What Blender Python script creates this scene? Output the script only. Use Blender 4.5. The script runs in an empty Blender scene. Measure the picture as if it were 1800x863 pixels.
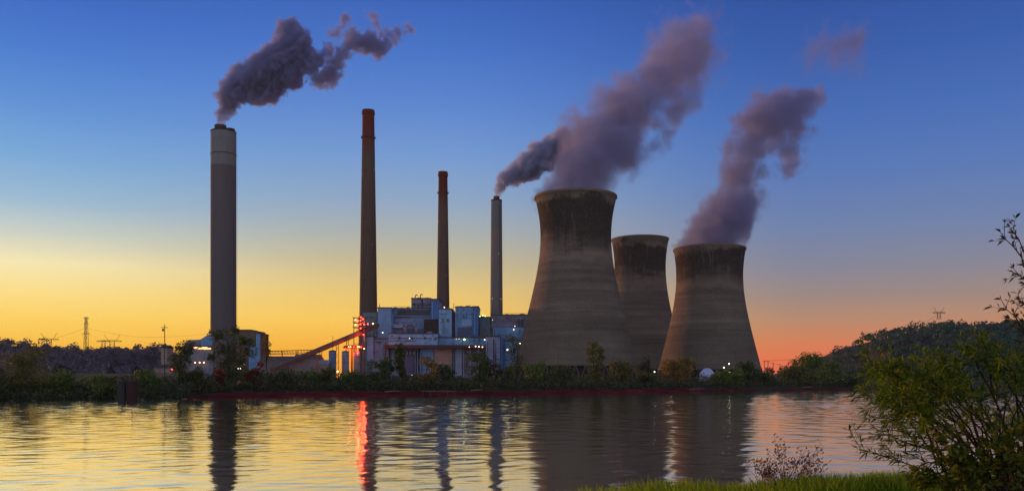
import bpy, math, random
import numpy as np
from mathutils import Vector, Matrix

SC = bpy.context.scene
COL = SC.collection
R = math.radians
RNG = np.random.default_rng(7)
random.seed(7)

# ------------------------------------------------------------------ camera
F = 1500.0; CX = 900.0; HY = 665.0; CAMZ = 5.5
cam_d = bpy.data.cameras.new('camera'); cam = bpy.data.objects.new('camera', cam_d); COL.objects.link(cam)
cam.location = (0, 0, CAMZ); cam.rotation_euler = (R(90), 0, 0)
cam_d.sensor_width = 36; cam_d.lens = 30; cam_d.sensor_fit = 'HORIZONTAL'
cam_d.shift_y = (HY - 431.5) / 1800.0
cam_d.clip_start = 0.1; cam_d.clip_end = 20000
SC.camera = cam

# ------------------------------------------------------------------ render settings
SC.view_settings.view_transform = 'Standard'; SC.view_settings.look = 'None'
SC.view_settings.exposure = 0; SC.view_settings.gamma = 1; SC.view_settings.use_curve_mapping = False
cy = SC.cycles
cy.max_bounces = 6; cy.diffuse_bounces = 2; cy.glossy_bounces = 3; cy.transmission_bounces = 3
cy.volume_bounces = 2; cy.transparent_max_bounces = 6
cy.volume_step_rate = 0.22; cy.volume_max_steps = 256
cy.use_denoising = True
cy.sample_clamp_indirect = 4.0

# ------------------------------------------------------------------ sky
SUN_AZ = -48.0; SUN_EL = 4.0
def lin(c):
    return tuple((v/255/12.92 if v/255 <= .04045 else ((v/255+.055)/1.055)**2.4) for v in c)
W = bpy.data.worlds.new('World'); SC.world = W; W.use_nodes = True
nt = W.node_tree; nt.nodes.clear(); N = nt.nodes; L = nt.links
def nd(t, **k):
    n = N.new(t)
    for a, b in k.items(): setattr(n, a, b)
    return n
def wmath(op, a, b=None, c=None):
    n = nd('ShaderNodeMath', operation=op)
    for i, v in enumerate((a, b, c)):
        if v is None: continue
        if isinstance(v, (int, float)): n.inputs[i].default_value = v
        else: L.new(v, n.inputs[i])
    return n.outputs[0]
tc = nd('ShaderNodeTexCoord'); sep = nd('ShaderNodeSeparateXYZ'); L.new(tc.outputs['Generated'], sep.inputs[0])
dx, dy, dz = sep.outputs
hyp = wmath('SQRT', wmath('ADD', wmath('MULTIPLY', dx, dx), wmath('ADD', wmath('MULTIPLY', dy, dy), 1e-5)))
tane = wmath('DIVIDE', dz, hyp)
az = wmath('ARCTAN2', dx, dy)                 # 0 ahead, negative to the left
def ramp(stops, fac, xs, scale):
    r = nd('ShaderNodeValToRGB'); e = r.color_ramp.elements
    h = math.hypot(1, (xs-CX)/F)
    pts = [(max(0, (HY-y)/F/h)/scale, lin(c)) for y, c in stops]
    pts.sort()
    while len(e) < len(pts): e.new(0.5)
    for el, (p, c) in zip(e, pts): el.position = min(p, 1); el.color = (*c, 1)
    L.new(fac, r.inputs[0]); return r.outputs[0]
SCALE = 0.9
tn = wmath('DIVIDE', tane, SCALE); tn.node.use_clamp = True
left = ramp([(665,(240,158,38)),(610,(248,186,58)),(560,(255,210,92)),(510,(255,226,138)),(460,(250,236,182)),(410,(204,212,200)),
             (350,(152,188,214)),(270,(116,168,218)),(180,(88,144,214)),(80,(66,122,206)),(0,(54,106,196)),(-200,(28,66,150)),(-600,(16,40,105))], tn, 60, SCALE)
mid = ramp([(665,(244,150,40)),(610,(250,178,54)),(560,(252,202,88)),(510,(234,200,118)),(460,(200,188,146)),(410,(172,178,174)),
            (350,(142,168,198)),(270,(114,154,210)),(180,(88,134,208)),(80,(66,114,198)),(0,(54,100,186)),(-200,(26,60,140)),(-600,(16,38,100))], tn, 620, SCALE)
right = ramp([(665,(232,96,76)),(630,(230,116,76)),(600,(214,128,86)),(560,(184,138,110)),(520,(156,136,130)),(470,(132,134,152)),
              (400,(108,130,172)),(300,(84,120,184)),(200,(66,108,182)),(100,(52,94,172)),(0,(42,82,160)),(-200,(24,54,122)),(-600,(14,34,90))], tn, 1450, SCALE)
def mapr(v, a, b):
    n = nd('ShaderNodeMapRange', interpolation_type='SMOOTHSTEP'); L.new(v, n.inputs[0])
    n.inputs[1].default_value = a; n.inputs[2].default_value = b; return n.outputs[0]
def wmix(f, a, b):
    n = nd('ShaderNodeMix', data_type='RGBA'); L.new(f, n.inputs[0])
    for i, v in ((6, a), (7, b)):
        if isinstance(v, tuple): n.inputs[i].default_value = (*v, 1)
        else: L.new(v, n.inputs[i])
    return n.outputs[2]
sky = wmix(mapr(az, R(-32), R(-8)), left, mid)
sky = wmix(mapr(az, R(-6), R(20)), sky, right)
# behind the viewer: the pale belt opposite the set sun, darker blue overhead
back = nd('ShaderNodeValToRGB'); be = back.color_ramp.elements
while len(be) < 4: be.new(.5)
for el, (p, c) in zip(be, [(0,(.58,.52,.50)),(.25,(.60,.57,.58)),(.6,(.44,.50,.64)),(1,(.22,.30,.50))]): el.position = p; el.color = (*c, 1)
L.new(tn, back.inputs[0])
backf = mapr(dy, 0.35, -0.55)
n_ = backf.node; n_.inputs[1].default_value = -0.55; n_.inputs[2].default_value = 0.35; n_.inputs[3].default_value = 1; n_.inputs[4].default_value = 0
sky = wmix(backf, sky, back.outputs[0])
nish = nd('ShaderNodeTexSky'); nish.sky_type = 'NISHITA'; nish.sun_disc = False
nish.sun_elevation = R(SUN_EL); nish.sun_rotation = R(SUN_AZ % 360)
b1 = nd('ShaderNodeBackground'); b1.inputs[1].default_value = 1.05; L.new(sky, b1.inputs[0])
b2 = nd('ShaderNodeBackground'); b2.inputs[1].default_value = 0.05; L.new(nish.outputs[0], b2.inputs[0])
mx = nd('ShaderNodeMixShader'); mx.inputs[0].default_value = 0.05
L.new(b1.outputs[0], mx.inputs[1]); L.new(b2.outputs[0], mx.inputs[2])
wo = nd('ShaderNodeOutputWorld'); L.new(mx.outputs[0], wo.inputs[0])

# ------------------------------------------------------------------ sun
sd = bpy.data.lights.new('sun', 'SUN'); sun = bpy.data.objects.new('sun', sd); COL.objects.link(sun)
sd.energy = 3.0; sd.angle = R(0.5); sd.color = (1.0, 0.42, 0.14)
S = Vector((math.sin(R(SUN_AZ))*math.cos(R(SUN_EL)), math.cos(R(SUN_AZ))*math.cos(R(SUN_EL)), math.sin(R(SUN_EL))))
sun.rotation_euler = S.to_track_quat('Z', 'Y').to_euler()
sun.location = (-200, 200, 300)

# ------------------------------------------------------------------ helpers
def P(px, py, D):
    return Vector(((px-CX)/F*D, D, CAMZ + (HY-py)/F*D))
def PX(px, D): return (px-CX)/F*D
def PZ(py, D): return CAMZ + (HY-py)/F*D

class M:
    """small node-material writer"""
    def __init__(s, name):
        s.m = bpy.data.materials.new(name); s.m.use_nodes = True
        s.nt = s.m.node_tree; s.nt.nodes.clear()
        s.out = s.n('ShaderNodeOutputMaterial')
    def n(s, t, **k):
        x = s.nt.nodes.new(t)
        for a, b in k.items(): setattr(x, a, b)
        return x
    def put(s, sock, v):
        if isinstance(v, bpy.types.NodeSocket): s.nt.links.new(v, sock)
        elif isinstance(v, tuple) and len(v) == 3 and sock.type == 'RGBA': sock.default_value = (*v, 1)
        else: sock.default_value = v
    def math(s, op, *a, clamp=False):
        x = s.n('ShaderNodeMath', operation=op, use_clamp=clamp)
        for i, v in enumerate(a): s.put(x.inputs[i], v)
        return x.outputs[0]
    def coord(s, which='Object', scale=None):
        t = s.n('ShaderNodeTexCoord').outputs[which]
        if scale is None: return t
        mp = s.n('ShaderNodeMapping'); s.put(mp.inputs[0], t); mp.inputs['Scale'].default_value = scale
        return mp.outputs[0]
    def noise(s, vec, scale, detail=4, rough=.55, out=0):
        x = s.n('ShaderNodeTexNoise'); s.put(x.inputs['Vector'], vec)
        x.inputs['Scale'].default_value = scale; x.inputs['Detail'].default_value = detail; x.inputs['Roughness'].default_value = rough
        return x.outputs[out]
    def ramp(s, f, stops):
        x = s.n('ShaderNodeValToRGB'); e = x.color_ramp.elements
        while len(e) < len(stops): e.new(.5)
        for el, (p, c) in zip(e, stops): el.position = p; el.color = (*c, 1) if len(c) == 3 else c
        s.put(x.inputs[0], f); return x.outputs[0]
    def mix(s, f, a, b, mode='MIX'):
        x = s.n('ShaderNodeMix', data_type='RGBA', blend_type=mode)
        s.put(x.inputs[0], f); s.put(x.inputs[6], a); s.put(x.inputs[7], b); return x.outputs[2]
    def rng(s, v, a, b, c=0., d=1., smooth=True):
        x = s.n('ShaderNodeMapRange', interpolation_type='SMOOTHSTEP' if smooth else 'LINEAR')
        for i, q in enumerate((v, a, b, c, d)): s.put(x.inputs[i], q)
        return x.outputs[0]
    def bsdf(s, color, rough=.8, spec=.3, metal=0, normal=None, emit=None, estr=0):
        b = s.n('ShaderNodeBsdfPrincipled'); s.put(b.inputs['Base Color'], color); s.put(b.inputs['Roughness'], rough)
        b.inputs['Specular IOR Level'].default_value = spec; b.inputs['Metallic'].default_value = metal
        if normal is not None: s.put(b.inputs['Normal'], normal)
        if emit is not None: s.put(b.inputs['Emission Color'], emit); b.inputs['Emission Strength'].default_value = estr
        s.nt.links.new(b.outputs[0], s.out.inputs[0]); return b
    def bump(s, h, dist=.1, strength=1):
        x = s.n('ShaderNodeBump'); s.put(x.inputs['Height'], h); x.inputs['Distance'].default_value = dist; x.inputs['Strength'].default_value = strength
        return x.outputs[0]

def mat_rough(name, c, var=.35, scale=.3, rough=.85, streak=None, spec=.25, bump=0):
    """mottled surface; streak stretches the mottling (x, y, z)"""
    m = M(name); v = m.coord('Object', streak) if streak else m.coord('Object')
    f = m.noise(v, scale, 6, .62)
    lo = tuple(x*(1-var) for x in c); hi = tuple(min(1, x*(1+var)) for x in c)
    col = m.ramp(f, [(.28, lo), (.5, c), (.74, hi)])
    m.bsdf(col, rough, spec, normal=m.bump(f, bump) if bump else None); return m.m

def mat_emit(name, c, s):
    m = M(name); e = m.n('ShaderNodeEmission'); m.put(e.inputs[0], c); e.inputs[1].default_value = s
    m.nt.links.new(e.outputs[0], m.out.inputs[0]); return m.m

def mat_leaf(name, stops, trans=.35, rough=.6, rnd=.6, nsc=.35):
    m = M(name); g = m.n('ShaderNodeNewGeometry')
    big = m.noise(m.coord('Object'), nsc, 2)
    f = m.math('ADD', m.math('MULTIPLY', g.outputs['Random Per Island'], rnd), m.math('MULTIPLY', m.math('SUBTRACT', big, .3), 1.0), clamp=True)
    col = m.ramp(f, stops)
    b = m.n('ShaderNodeBsdfPrincipled'); m.put(b.inputs['Base Color'], col); b.inputs['Roughness'].default_value = rough
    b.inputs['Specular IOR Level'].default_value = .2
    t = m.n('ShaderNodeBsdfTranslucent'); m.put(t.inputs[0], col)
    x = m.n('ShaderNodeMixShader'); x.inputs[0].default_value = trans
    m.nt.links.new(b.outputs[0], x.inputs[1]); m.nt.links.new(t.outputs[0], x.inputs[2]); m.nt.links.new(x.outputs[0], m.out.inputs[0])
    return m.m

class MB:
    """collects shapes in world space; build() links them as ONE mesh object"""
    def __init__(s): s.v = []; s.f = []; s.n = 0
    def add(s, verts, faces):
        verts = [tuple(x) for x in verts]
        s.v += verts; s.f += [tuple(i+s.n for i in f) for f in faces]; s.n += len(verts); return s
    def box(s, a, b):
        x0, y0, z0 = a; x1, y1, z1 = b
        return s.add([(x0,y0,z0),(x1,y0,z0),(x1,y1,z0),(x0,y1,z0),(x0,y0,z1),(x1,y0,z1),(x1,y1,z1),(x0,y1,z1)],
              [(0,3,2,1),(4,5,6,7),(0,1,5,4),(1,2,6,5),(2,3,7,6),(3,0,4,7)])
    def pbox(s, x0, x1, yt, yb, D, depth):
        """box whose front face spans these picture columns/rows at distance D"""
        return s.box((PX(x0, D), D, PZ(yb, D)), (PX(x1, D), D+depth, PZ(yt, D)))
    def prism(s, poly, D, depth):
        """picture polygon (clockwise in the picture) given depth"""
        n = len(poly); a = [P(x, y, D) for x, y in poly]; b = [v + Vector((0, depth, 0)) for v in a]
        return s.add(a+b, [tuple(range(n))[::-1], tuple(range(n, 2*n))] + [(i, (i+1) % n, n+(i+1) % n, n+i) for i in range(n)])
    def bar(s, a, b, r, r2=None, k=6):
        a = Vector(a); b = Vector(b); r2 = r if r2 is None else r2
        d = (b-a)
        if d.length < 1e-6: return s
        d.normalize(); u = d.orthogonal().normalized(); w = d.cross(u)
        ring = lambda c, q: [c + (u*math.cos(2*math.pi*i/k) + w*math.sin(2*math.pi*i/k))*q for i in range(k)]
        return s.add(ring(a, r)+ring(b, r2), [(i, (i+1) % k, k+(i+1) % k, k+i) for i in range(k)] + [tuple(range(k))[::-1], tuple(range(k, 2*k))])
    def tube(s, pts, r0, r1, k=5):
        n = len(pts)-1
        for i in range(n): s.bar(pts[i], pts[i+1], r0+(r1-r0)*i/n, r0+(r1-r0)*(i+1)/n, k)
        return s
    def lathe(s, c, prof, k=64, cap0=False, cap1=False):
        n = len(prof); vs = []
        for r, z in prof:
            for i in range(k):
                a = 2*math.pi*i/k; vs.append((c[0]+r*math.cos(a), c[1]+r*math.sin(a), c[2]+z))
        fs = [(j*k+i, j*k+(i+1) % k, (j+1)*k+(i+1) % k, (j+1)*k+i) for j in range(n-1) for i in range(k)]
        if cap0: fs.append(tuple(range(k))[::-1])
        if cap1: fs.append(tuple(range((n-1)*k, n*k)))
        return s.add(vs, fs)
    def ball(s, c, r, k=8, sz=1):
        prof = [(r*math.sin(math.pi*j/6)+1e-4, -r*sz*math.cos(math.pi*j/6)) for j in range(7)]
        return s.lathe(c, prof, k)
    def build(s, name, mat, parent=None, smooth=False, base=None):
        me = bpy.data.meshes.new(name)
        o = Vector(parent.location) if parent is not None else (Vector(base) if base is not None else Vector((0, 0, 0)))
        if parent is not None and parent.parent is not None: o = o + parent.parent.location
        me.from_pydata([(x-o.x, y-o.y, z-o.z) for x, y, z in s.v], [], s.f)
        return link(name, me, mat, parent, smooth, None if parent is not None else o)

def link(name, me, mat, parent=None, smooth=False, loc=None):
    me.materials.clear()
    if mat is not None: me.materials.append(mat)
    if smooth: me.polygons.foreach_set('use_smooth', np.ones(len(me.polygons), bool))
    me.update()
    ob = bpy.data.objects.new(name, me); COL.objects.link(ob)
    if parent is not None: ob.parent = parent
    elif loc is not None: ob.location = loc
    return ob

def tag(o, label=None, cat=None, group=None, kind=None):
    for k, v in (('label', label), ('category', cat), ('group', group), ('kind', kind)):
        if v: o[k] = v
    return o
def thing(name, loc, label, cat, group=None):
    o = bpy.data.objects.new(name, None); COL.objects.link(o); o.location = loc; o.empty_display_size = .5
    return tag(o, label, cat, group)

def quads_mesh(name, V, mat, parent=None, loc=None):
    """V: (n, 4, 3) numpy, already relative to the parent"""
    n = len(V); me = bpy.data.meshes.new(name)
    me.vertices.add(n*4); me.vertices.foreach_set('co', np.ascontiguousarray(V, dtype=np.float32).ravel())
    me.loops.add(n*4); me.loops.foreach_set('vertex_index', np.arange(n*4, dtype=np.int32))
    me.polygons.add(n); me.polygons.foreach_set('loop_start', np.arange(0, n*4, 4, dtype=np.int32))
    me.update(calc_edges=True)
    return link(name, me, mat, parent, False, loc)
def rand_dirs(n):
    d = RNG.normal(size=(n, 3)); return d/np.linalg.norm(d, axis=1, keepdims=True)
def leaf_quads(C, size, aspect=.6, up=.0, normals=None, jit=.6):
    """diamond leaves (or leaf sprays) at points C"""
    n = len(C); size = np.broadcast_to(size, n)[:, None]
    if normals is None: nn = rand_dirs(n)
    else:
        nn = normals + RNG.normal(size=(n, 3))*jit; nn /= np.linalg.norm(nn, axis=1, keepdims=True)
    a = np.cross(nn, rand_dirs(n)); a /= np.linalg.norm(a, axis=1, keepdims=True)+1e-9
    b = np.cross(nn, a)
    return np.stack([C-a*size, C-b*size*aspect, C+a*size, C+b*size*aspect], 1)

def grid_mesh(name, V, mat, smooth=True):
    """V: (rows, cols, 3)"""
    r, c = V.shape[:2]; me = bpy.data.meshes.new(name)
    me.vertices.add(r*c); me.vertices.foreach_set('co', np.ascontiguousarray(V, dtype=np.float32).ravel())
    i = (np.arange(r-1)[:, None]*c + np.arange(c-1)[None]).ravel()
    q = np.stack([i, i+1, i+c+1, i+c], 1).astype(np.int32)
    me.loops.add(q.size); me.loops.foreach_set('vertex_index', q.ravel())
    me.polygons.add(len(q)); me.polygons.foreach_set('loop_start', np.arange(0, q.size, 4, dtype=np.int32))
    me.update(calc_edges=True)
    return link(name, me, mat, None, smooth)

def fbm(x, y, seed=0, octs=5, s0=1.):
    """cheap smooth pseudo-noise for terrain shapes"""
    r = np.random.default_rng(seed); out = np.zeros(np.broadcast(x, y).shape); a = 1.
    for o in range(octs):
        for k in range(3):
            t = r.uniform(0, 2*math.pi); ph = r.uniform(0, 2*math.pi)
            out = out + a*np.sin((x*math.cos(t)+y*math.sin(t))*s0*2**o*r.uniform(.8, 1.25) + ph)/3
        a *= .55
    return out

# ================================================================== THE SETTING
# far shore line: (picture column, distance of the water's edge)
SH = np.array([(-1500,170),(-600,188),(0,211),(330,236),(600,258),(900,282),(1200,335),(1500,425),(1800,440),(2600,480),(4200,520)], float)
def shoreD(px): return np.interp(px, SH[:, 0], SH[:, 1])

mud = None
def m_ground():
    m = M('far_bank_soil'); g = m.n('ShaderNodeNewGeometry'); sp = m.n('ShaderNodeSeparateXYZ'); m.put(sp.inputs[0], g.outputs['Position'])
    f = m.noise(m.coord('Object'), .25, 6, .65)
    soil = m.ramp(f, [(.3, (.022,.024,.012)), (.5, (.045,.042,.026)), (.7, (.085,.07,.055))])
    m.bsdf(soil, .95, .1); return m.m
def m_mud():
    m = M('red_shore_mud'); f = m.noise(m.coord('Object', (.12, .3, 1.6)), .6, 6, .7)
    m.bsdf(m.ramp(f, [(.3, (.022,.005,.005)), (.46, (.10,.009,.011)), (.6, (.18,.018,.016)), (.72, (.19,.09,.075))]), .9, .1, normal=m.bump(f, .5)); return m.m

cols = np.concatenate([np.linspace(-1500, -60, 30), np.linspace(-40, 1560, 330), np.linspace(1600, 4200, 40)])
rowsoff = np.array([-12, -4, 6.5, 10, 16, 26, 60, 150, 400, 900, 1400, 1900, 2400], float)
rowsz   = np.array([-4, -1.2, 1.2, 1.9, 2.8, 3.6, 4, 4, 4, 4, 4, 4, 4], float)
D = shoreD(cols)
V = np.zeros((len(rowsoff), len(cols), 3))
for j, (o, z) in enumerate(zip(rowsoff, rowsz)):
    Y = D + o; V[j, :, 1] = Y; V[j, :, 0] = (cols-CX)/F*np.maximum(Y, 1); V[j, :, 2] = z
    if 2 <= j <= 4: V[j, :, 2] += .35*fbm(V[j, :, 0], V[j, :, 1], 3, 4, .08)
    if j in (2, 3): V[j, :, 1] += 1.0*fbm(V[j, :, 0], 0*Y, 5, 4, .1)
tag(grid_mesh('ground', V, m_ground()), kind='structure')
# the bare reddish mud strip at the water's edge, from column 325 rightwards
mc = np.linspace(322, 1560, 420); Dm = shoreD(mc); offs = np.array([-3.5, 0, 1.2, 2.6, 4.2, 6.2]); zs = np.array([-.8, .1, .5, .85, 1.15, 1.42])
V = np.zeros((6, len(mc), 3))
fade = np.clip((mc-322)/60, 0, 1)*np.clip((1560-mc)/60, 0, 1)
for j in range(6):
    Y = Dm+offs[j]; X = (mc-CX)/F*Dm
    V[j, :, 0] = X; V[j, :, 1] = Y + .7*fbm(X, 0*X, 11, 6, .2)*(j > 0)
    V[j, :, 2] = zs[j]*(.35+.65*fade)*np.interp(mc, [1215, 1240], [1, .72]) + (.22*fbm(X, 0*X+j*9, 12, 6, .3) if j > 1 else 0)
tag(grid_mesh('shore', V, m_mud()), kind='structure')

# ---- river: real waves near the viewer, resolved less with distance
def m_water():
    m = M('river_water')
    n1 = m.noise(m.coord('Object', (.62, 1, 1)), 3.0, 3, .6)
    n2 = m.noise(m.coord('Object', (.5, 1, 1)), 9., 2, .5)
    h = m.math('ADD', m.math('MULTIPLY', n1, .0055), m.math('MULTIPLY', n2, .0010))
    nrm = m.bump(h, 1.0, 1.0)
    fr = m.n('ShaderNodeFresnel'); fr.inputs[0].default_value = 1.75; m.put(fr.inputs['Normal'], nrm)
    gl = m.n('ShaderNodeBsdfGlossy'); gl.inputs[0].default_value = (1, .97, .91, 1)
    # the breeze ruffles the open river more than the lee of the near bank
    sy = m.n('ShaderNodeSeparateXYZ'); m.put(sy.inputs[0], m.n('ShaderNodeNewGeometry').outputs['Position'])
    patch = m.noise(m.coord('Object', (.012, .03, 1)), 1., 3, .6)
    m.put(gl.inputs['Roughness'], m.math('ADD', m.rng(sy.outputs[1], 60., 230., .06, .085, False), m.math('MULTIPLY', m.math('SUBTRACT', patch, .5), .07))); m.put(gl.inputs['Normal'], nrm)
    df = m.n('ShaderNodeBsdfDiffuse'); df.inputs[0].default_value = (.035, .038, .03, 1)
    x = m.n('ShaderNodeMixShader'); m.put(x.inputs[0], m.math('MULTIPLY_ADD', fr.outputs[0], .2, .8))
    m.nt.links.new(df.outputs[0], x.inputs[1]); m.nt.links.new(gl.outputs[0], x.inputs[2]); m.nt.links.new(x.outputs[0], m.out.inputs[0])
    return m.m
ys = [14.0]
while ys[-1] < 470: ys.append(ys[-1] + max(.09, .0021*ys[-1]))
ys = np.array(ys); nc = 560
u = np.linspace(-1, 1, nc)
Yg = np.repeat(ys[:, None], nc, 1); Xg = u[None]*(.72*ys[:, None]+14)
Zg = np.zeros_like(Yg); wr = np.random.default_rng(21)
dyg = np.maximum(.09, .0021*ys)[:, None]
for k in range(54):
    lam = 0.48*(15)**wr.random(); th = wr.normal(0, .85); ph = wr.uniform(0, 6.28)
    kx = 2*math.pi/lam*math.sin(th); ky = 2*math.pi/lam*math.cos(th)
    slope = .0040*(1.0 if lam < 3 else .8)
    att = np.clip((lam/dyg-2.2)/2.5, 0, 1)
    patch = 1+.5*np.sin(Xg*.031*(1+k % 3)+k)*np.sin(Yg*.023*(1+k % 4)+2*k)
    Zg += att*patch*slope*lam/(2*math.pi)*np.sin(kx*Xg+ky*Yg+ph)
Zg *= .9+1.1*np.clip((Yg-50)/130, 0, 1)      # breezier out in the open river
edge = np.clip((1-np.abs(u))*12, 0, 1)[None]*np.clip((Yg-14)/6, 0, 1)
Zg *= edge
# flat margins so that the sheet runs on past the frame on both sides and in front
Xf = np.concatenate([np.full((len(ys), 1), -900.), Xg, np.full((len(ys), 1), 1400.)], 1)
Yf = np.concatenate([Yg[:, :1], Yg, Yg[:, -1:]], 1); Zf = np.pad(Zg, ((0, 0), (1, 1)))
V = np.stack([Xf, Yf, Zf], -1)
first = V[:1].copy(); first[..., 1] = -60; last = V[-1:].copy(); last[..., 1] = 620; last[..., 0] *= 1.0
V = np.concatenate([first, V, last], 0)
tag(grid_mesh('river', V, m_water()), kind='structure')

# ---- near bank
def near_edge(x): return np.interp(x, [-60, -3, .25, .62, 1.46, 3.5, 5.4, 12, 60], [5, 6, 7.2, 11.8, 12.3, 13.0, 13.6, 14.5, 15])
def near_z(x, y):
    e = near_edge(x); d = y-e
    z = 3.9 + .05*fbm(x, y, 31, 4, .7) - .08*np.clip(d+2, 0, 2)
    return np.where(d > 0, z-.75*d-.05*d*d, z)
xs = np.concatenate([np.linspace(-60, -12, 20), np.linspace(-11, 16, 136), np.linspace(17, 60, 20)])
yy = np.concatenate([np.linspace(-40, 4, 14), np.linspace(4.4, 22, 110)])
Xn, Yn = np.meshgrid(xs, yy)
Zn = np.maximum(near_z(Xn, Yn), -3)
tag(grid_mesh('riverbank', np.stack([Xn, Yn, Zn], -1), mat_rough('bank_soil', (.06,.055,.025), .5, 3.)), kind='structure')

# ---- wooded hills
def hill_h(px, prof): return np.interp(px, prof[:, 0], prof[:, 1])
def hill(name, prof, Dc, front, backd, wood_mat, label, ncrown, csize, seed):
    """prof: crest row in the picture at distance Dc; slopes down to the plain towards the viewer and behind"""
    px = np.linspace(prof[0, 0], prof[-1, 0], 160); rr = np.array([0, .12, .3, .5, .7, .85, 1., 1.15, 1.4])
    crestz = np.maximum(PZ(hill_h(px, prof), Dc), 4.0)
    def surf(px_, t):
        cz = np.maximum(PZ(hill_h(px_, prof), Dc) - csize*1.15, 3.9)
        Y = np.where(t <= 1, front+(Dc-front)*t, Dc+(backd-Dc)*(t-1)/.4)
        s = np.where(t <= 1, np.clip(t, 0, 1)**1.45, np.cos(np.clip((t-1)/.4, 0, 1)*math.pi/2))
        X = (px_-CX)/F*Dc + 0*Y
        z = 3.9+(cz-3.9)*s
        z = z + (6*fbm(X*.012, Y*.012, seed, 3))*np.clip(s*(1-s)*3, 0, 1)
        return X, Y, z
    T, PXm = np.meshgrid(rr, px, indexing='ij')
    X, Y, Z = surf(PXm, T)
    tag(grid_mesh(name, np.stack([X, Y, Z-.3], -1), mat_rough(name+'_soil', (.03,.032,.025), .4, .05)), kind='structure')
    r = np.random.default_rng(seed)
    cpx = r.uniform(prof[0, 0], prof[-1, 0], ncrown); ct = r.uniform(.03, 1.12, ncrown)
    X, Y, Z = surf(cpx, ct); s = csize*r.uniform(.6, 1.3, ncrown)
    C = []; Nn = []
    for i in range(ncrown):
        k = 90; d = rand_dirs(k); d[:, 2] = np.abs(d[:, 2])*1.0-.15
        rad = 1+.25*np.sin(d[:, 0]*5+i)*np.sin(d[:, 1]*6+2*i)
        C.append(np.stack([X[i]+d[:, 0]*s[i]*.62*rad, Y[i]+d[:, 1]*s[i]*.62*rad, Z[i]+s[i]*.25+d[:, 2]*s[i]*.75*rad], 1)); Nn.append(d)
    C = np.concatenate(C); Nn = np.concatenate(Nn)
    q = leaf_quads(C, RNG.uniform(.06, .15, len(C))*csize, .8, normals=Nn, jit=.5)
    tag(quads_mesh(name.replace('hill', 'woodland') if False else 'woodland', q, wood_mat), label, 'woodland', kind='stuff')
wm_r = mat_leaf('woodland_leaves_dark', [(.1,(.030,.075,.065)),(.4,(.055,.12,.085)),(.7,(.095,.155,.07)),(1,(.15,.12,.06))], .1, rnd=.25, nsc=.06)
wm_l = mat_leaf('woodland_leaves_hazed', [(.1,(0.081,0.081,0.112)),(.4,(0.128,0.117,0.154)),(.7,(0.164,0.141,0.164)),(1,(0.200,0.136,0.090))], .1, rnd=.2, nsc=.05)  # distance fade put into the leaf colour as a grey-blue tint
profR = np.array([(1440,663),(1460,651),(1480,640),(1500,629),(1520,617),(1545,597),(1565,583),(1582,574),(1600,567),(1640,559),(1690,557),(1740,560),(1800,556),(1900,552),(2050,560),(2300,590),(2600,640)], float)
hill('hill_wooded', profR, 1000., 520., 1500., wm_r, 'dark wooded hill rising at the right behind the river', 2600, 10., 41)
profL = np.array([(-700,600),(-300,592),(-60,590),(0,588),(20,592),(45,590),(62,601),(80,607),(100,610),(125,602),(150,606),(180,609),(215,611),(232,602),(260,596),(285,604),(320,618),(380,640),(460,655)], float)
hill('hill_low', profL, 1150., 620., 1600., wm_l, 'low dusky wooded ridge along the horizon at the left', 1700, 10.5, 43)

# ================================================================== TREES AND SHRUBS
LEAF = {
 'brush':  mat_leaf('leaves_brush', [(.1,(0.025,0.036,0.019)),(.5,(0.055,0.080,0.031)),(.85,(0.122,0.146,0.050)),(1,(0.182,0.182,0.061))]),
 'dark':   mat_leaf('leaves_dark_green', [(.1,(0.022,0.037,0.015)),(.45,(0.049,0.079,0.026)),(.8,(0.094,0.131,0.037)),(1,(0.150,0.169,0.056))]),
 'green':  mat_leaf('leaves_green', [(.1,(0.036,0.069,0.016)),(.45,(0.081,0.142,0.028)),(.8,(0.151,0.223,0.041)),(1,(0.243,0.263,0.061))]),
 'olive':  mat_leaf('leaves_olive', [(.1,(0.055,0.062,0.019)),(.45,(0.109,0.116,0.030)),(.8,(0.182,0.173,0.046)),(1,(0.238,0.201,0.055))]),
 'yellow': mat_leaf('leaves_yellowing', [(.1,(0.072,0.065,0.014)),(.4,(0.158,0.122,0.020)),(.75,(0.274,0.173,0.029)),(1,(0.346,0.173,0.029))]),
 'red':    mat_leaf('leaves_red', [(.1,(0.065,0.010,0.008)),(.5,(0.182,0.023,0.013)),(1,(0.286,0.065,0.026))]),
 'grey':   mat_leaf('leaves_grey', [(.1,(.03,.03,.025)),(.5,(.07,.066,.05)),(1,(.12,.11,.08))]),
 'fir':    mat_leaf('needles_blue_green', [(.1,(.012,.028,.022)),(.5,(.03,.06,.05)),(1,(.07,.11,.10))]),
}
BARK = mat_rough('bark', (.055,.04,.03), .4, 2., streak=(3, 3, .5))
BARKP = mat_rough('pale_bark', (.16,.13,.11), .35, 2., streak=(3, 3, .5))

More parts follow.
